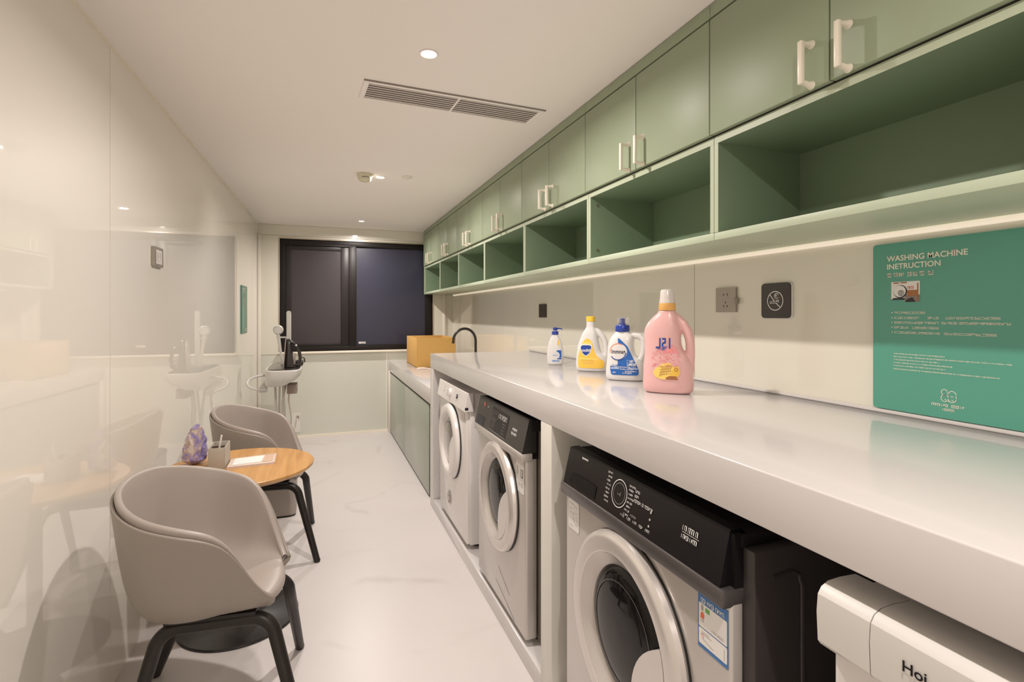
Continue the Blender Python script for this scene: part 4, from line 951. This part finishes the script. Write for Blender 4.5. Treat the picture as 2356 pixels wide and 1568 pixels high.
mb = MB(); mb.tube([(.028, 0, .0), (.032, 0, .04), (.022, 0, .09), (.014, 0, .16), (.006, 0, .22), (.0, 0, .26), (.0, 0, .28)], [.014, .016, .014, .014, .016, .019, .020], 'white_plastic', 16, flat=.8); mb.build('handle', t2)
mb = MB(); M = Matrix.Translation((0, 0, .312)) @ Matrix.Rotation(PI/2, 4, 'X'); mb.lathe([(.030, -.022), (.040, -.016), (.0425, 0), (.040, .016), (.032, .024), (.028, .020)], 'white_plastic', 32, M=M, cap0=True, cap1=True); mb.build('head', t2)
t3 = thing('steam_iron', 'black steam iron standing upright on the ironing board', 'iron', (-.225, 4.80, .864))
mb = MB(); R_ = []
for i in range(15):
    z = i/14; hw = .052*(1-z**2.4)**.6+.003; dp = .080*(1-.55*z)
    xs = -.052+.016*z
    R_.append([(xs+dp*(1+math.cos(a))*.5*1.0+(.006 if 0 else 0), hw*math.sin(a), .006+z*.235) for a in [2*PI*j/20 for j in range(20)]])
mb.rings(R_, 'iron_black'); mb.build('body', t3, 60)
mb = MB(); R_ = []
for i in range(15):
    z = i/14; hw = .055*(1-z**2.6)**.6+.002; xs = -.058+.014*z
    R_.append([(xs, -hw, .004+z*.242), (xs+.006, -hw, .004+z*.242), (xs+.006, hw, .004+z*.242), (xs, hw, .004+z*.242)])
mb.rings(R_, 'iron_grey'); mb.build('soleplate', t3)
mb = MB(); mb.tube([(-.015, 0, .225), (.028, 0, .200), (.062, 0, .140), (.072, 0, .080), (.064, 0, .030), (.03, 0, .010)], [.014, .015, .0155, .0155, .015, .013], 'iron_black', 14, flat=.9); mb.build('handle', t3)
mb = MB(); mb.box(.005, .034, -.024, .024, .02, .12, 'iron_grey', .008); mb.build('water_tank', t3)
mb = MB(); M = Matrix.Translation((.040, -.014, .186)) @ Matrix.Rotation(PI/2, 4, 'X'); mb.lathe([(.008, 0), (.008, .006), (.004, .008)], 'silver_bright', 16, M=M, cap1=True); mb.build('steam_button', t3)
mb = MB(); mb.box(-.04, .03, -.05, .05, .864, .905, 'iron_black', .012, 3, M=Matrix.Translation((-.163, 5.0, 0))); mb.tube([(-.16, 4.96, .905), (-.145, 4.95, .935), (-.125, 4.96, .925), (-.122, 4.97, .89)], .006, 'iron_black', 8); o = mb.build('iron_holder'); tag(o, 'small black holder at the right end of the ironing board', 'iron holder')
mb = MB(); mb.tube([(-.245, 4.98, .70), (-.255, 5.0, .55), (-.235, 5.05, .40), (-.245, 5.2, .25), (-.235, 5.5, .13), (-.225, 5.85, .14), (-.217, YF-.035, .215)], .006, 'hose', 8); o = mb.build('power_cord'); tag(o, 'pale power cord hanging from the ironing board to the white socket', 'cord')
mb = MB(); mb.tube([(-.275, 4.93, .704), (-.30, 4.9, .55), (-.29, 4.88, .35), (-.27, 4.90, .15), (-.25, 5.0, .012), (-.20, 5.2, .012)], .009, 'hose', 10); o = mb.build('steam_hose'); tag(o, 'thick pale hose hanging below the ironing board', 'hose')

# waste bin behind the far chair
t = thing('waste_bin', 'grey rounded waste bin with black base behind the farther chair, seen below the table', 'bin', (-.265, 3.78, 0))
def rr(z, k=1.0, r=.04):
    P_ = [(x-.125*k, y-.11*k, z) for x, y in rrect(.25*k, .22*k, r)]
    return P_
mb = MB(); mb.rings([rr(.012, .97), rr(.03, .98), rr(.25, 1.0), rr(.435, 1.02), rr(.44, 1.0)], 'leather'); mb.build('body', t)
mb = MB(); mb.rings([rr(.0, .95), rr(.012, .97)], 'rubber'); mb.build('base', t)
mb = MB(); mb.rings([rr(.44, 1.04), rr(.455, 1.05), rr(.462, 1.0)], 'leg_black'); mb.build('lid', t)
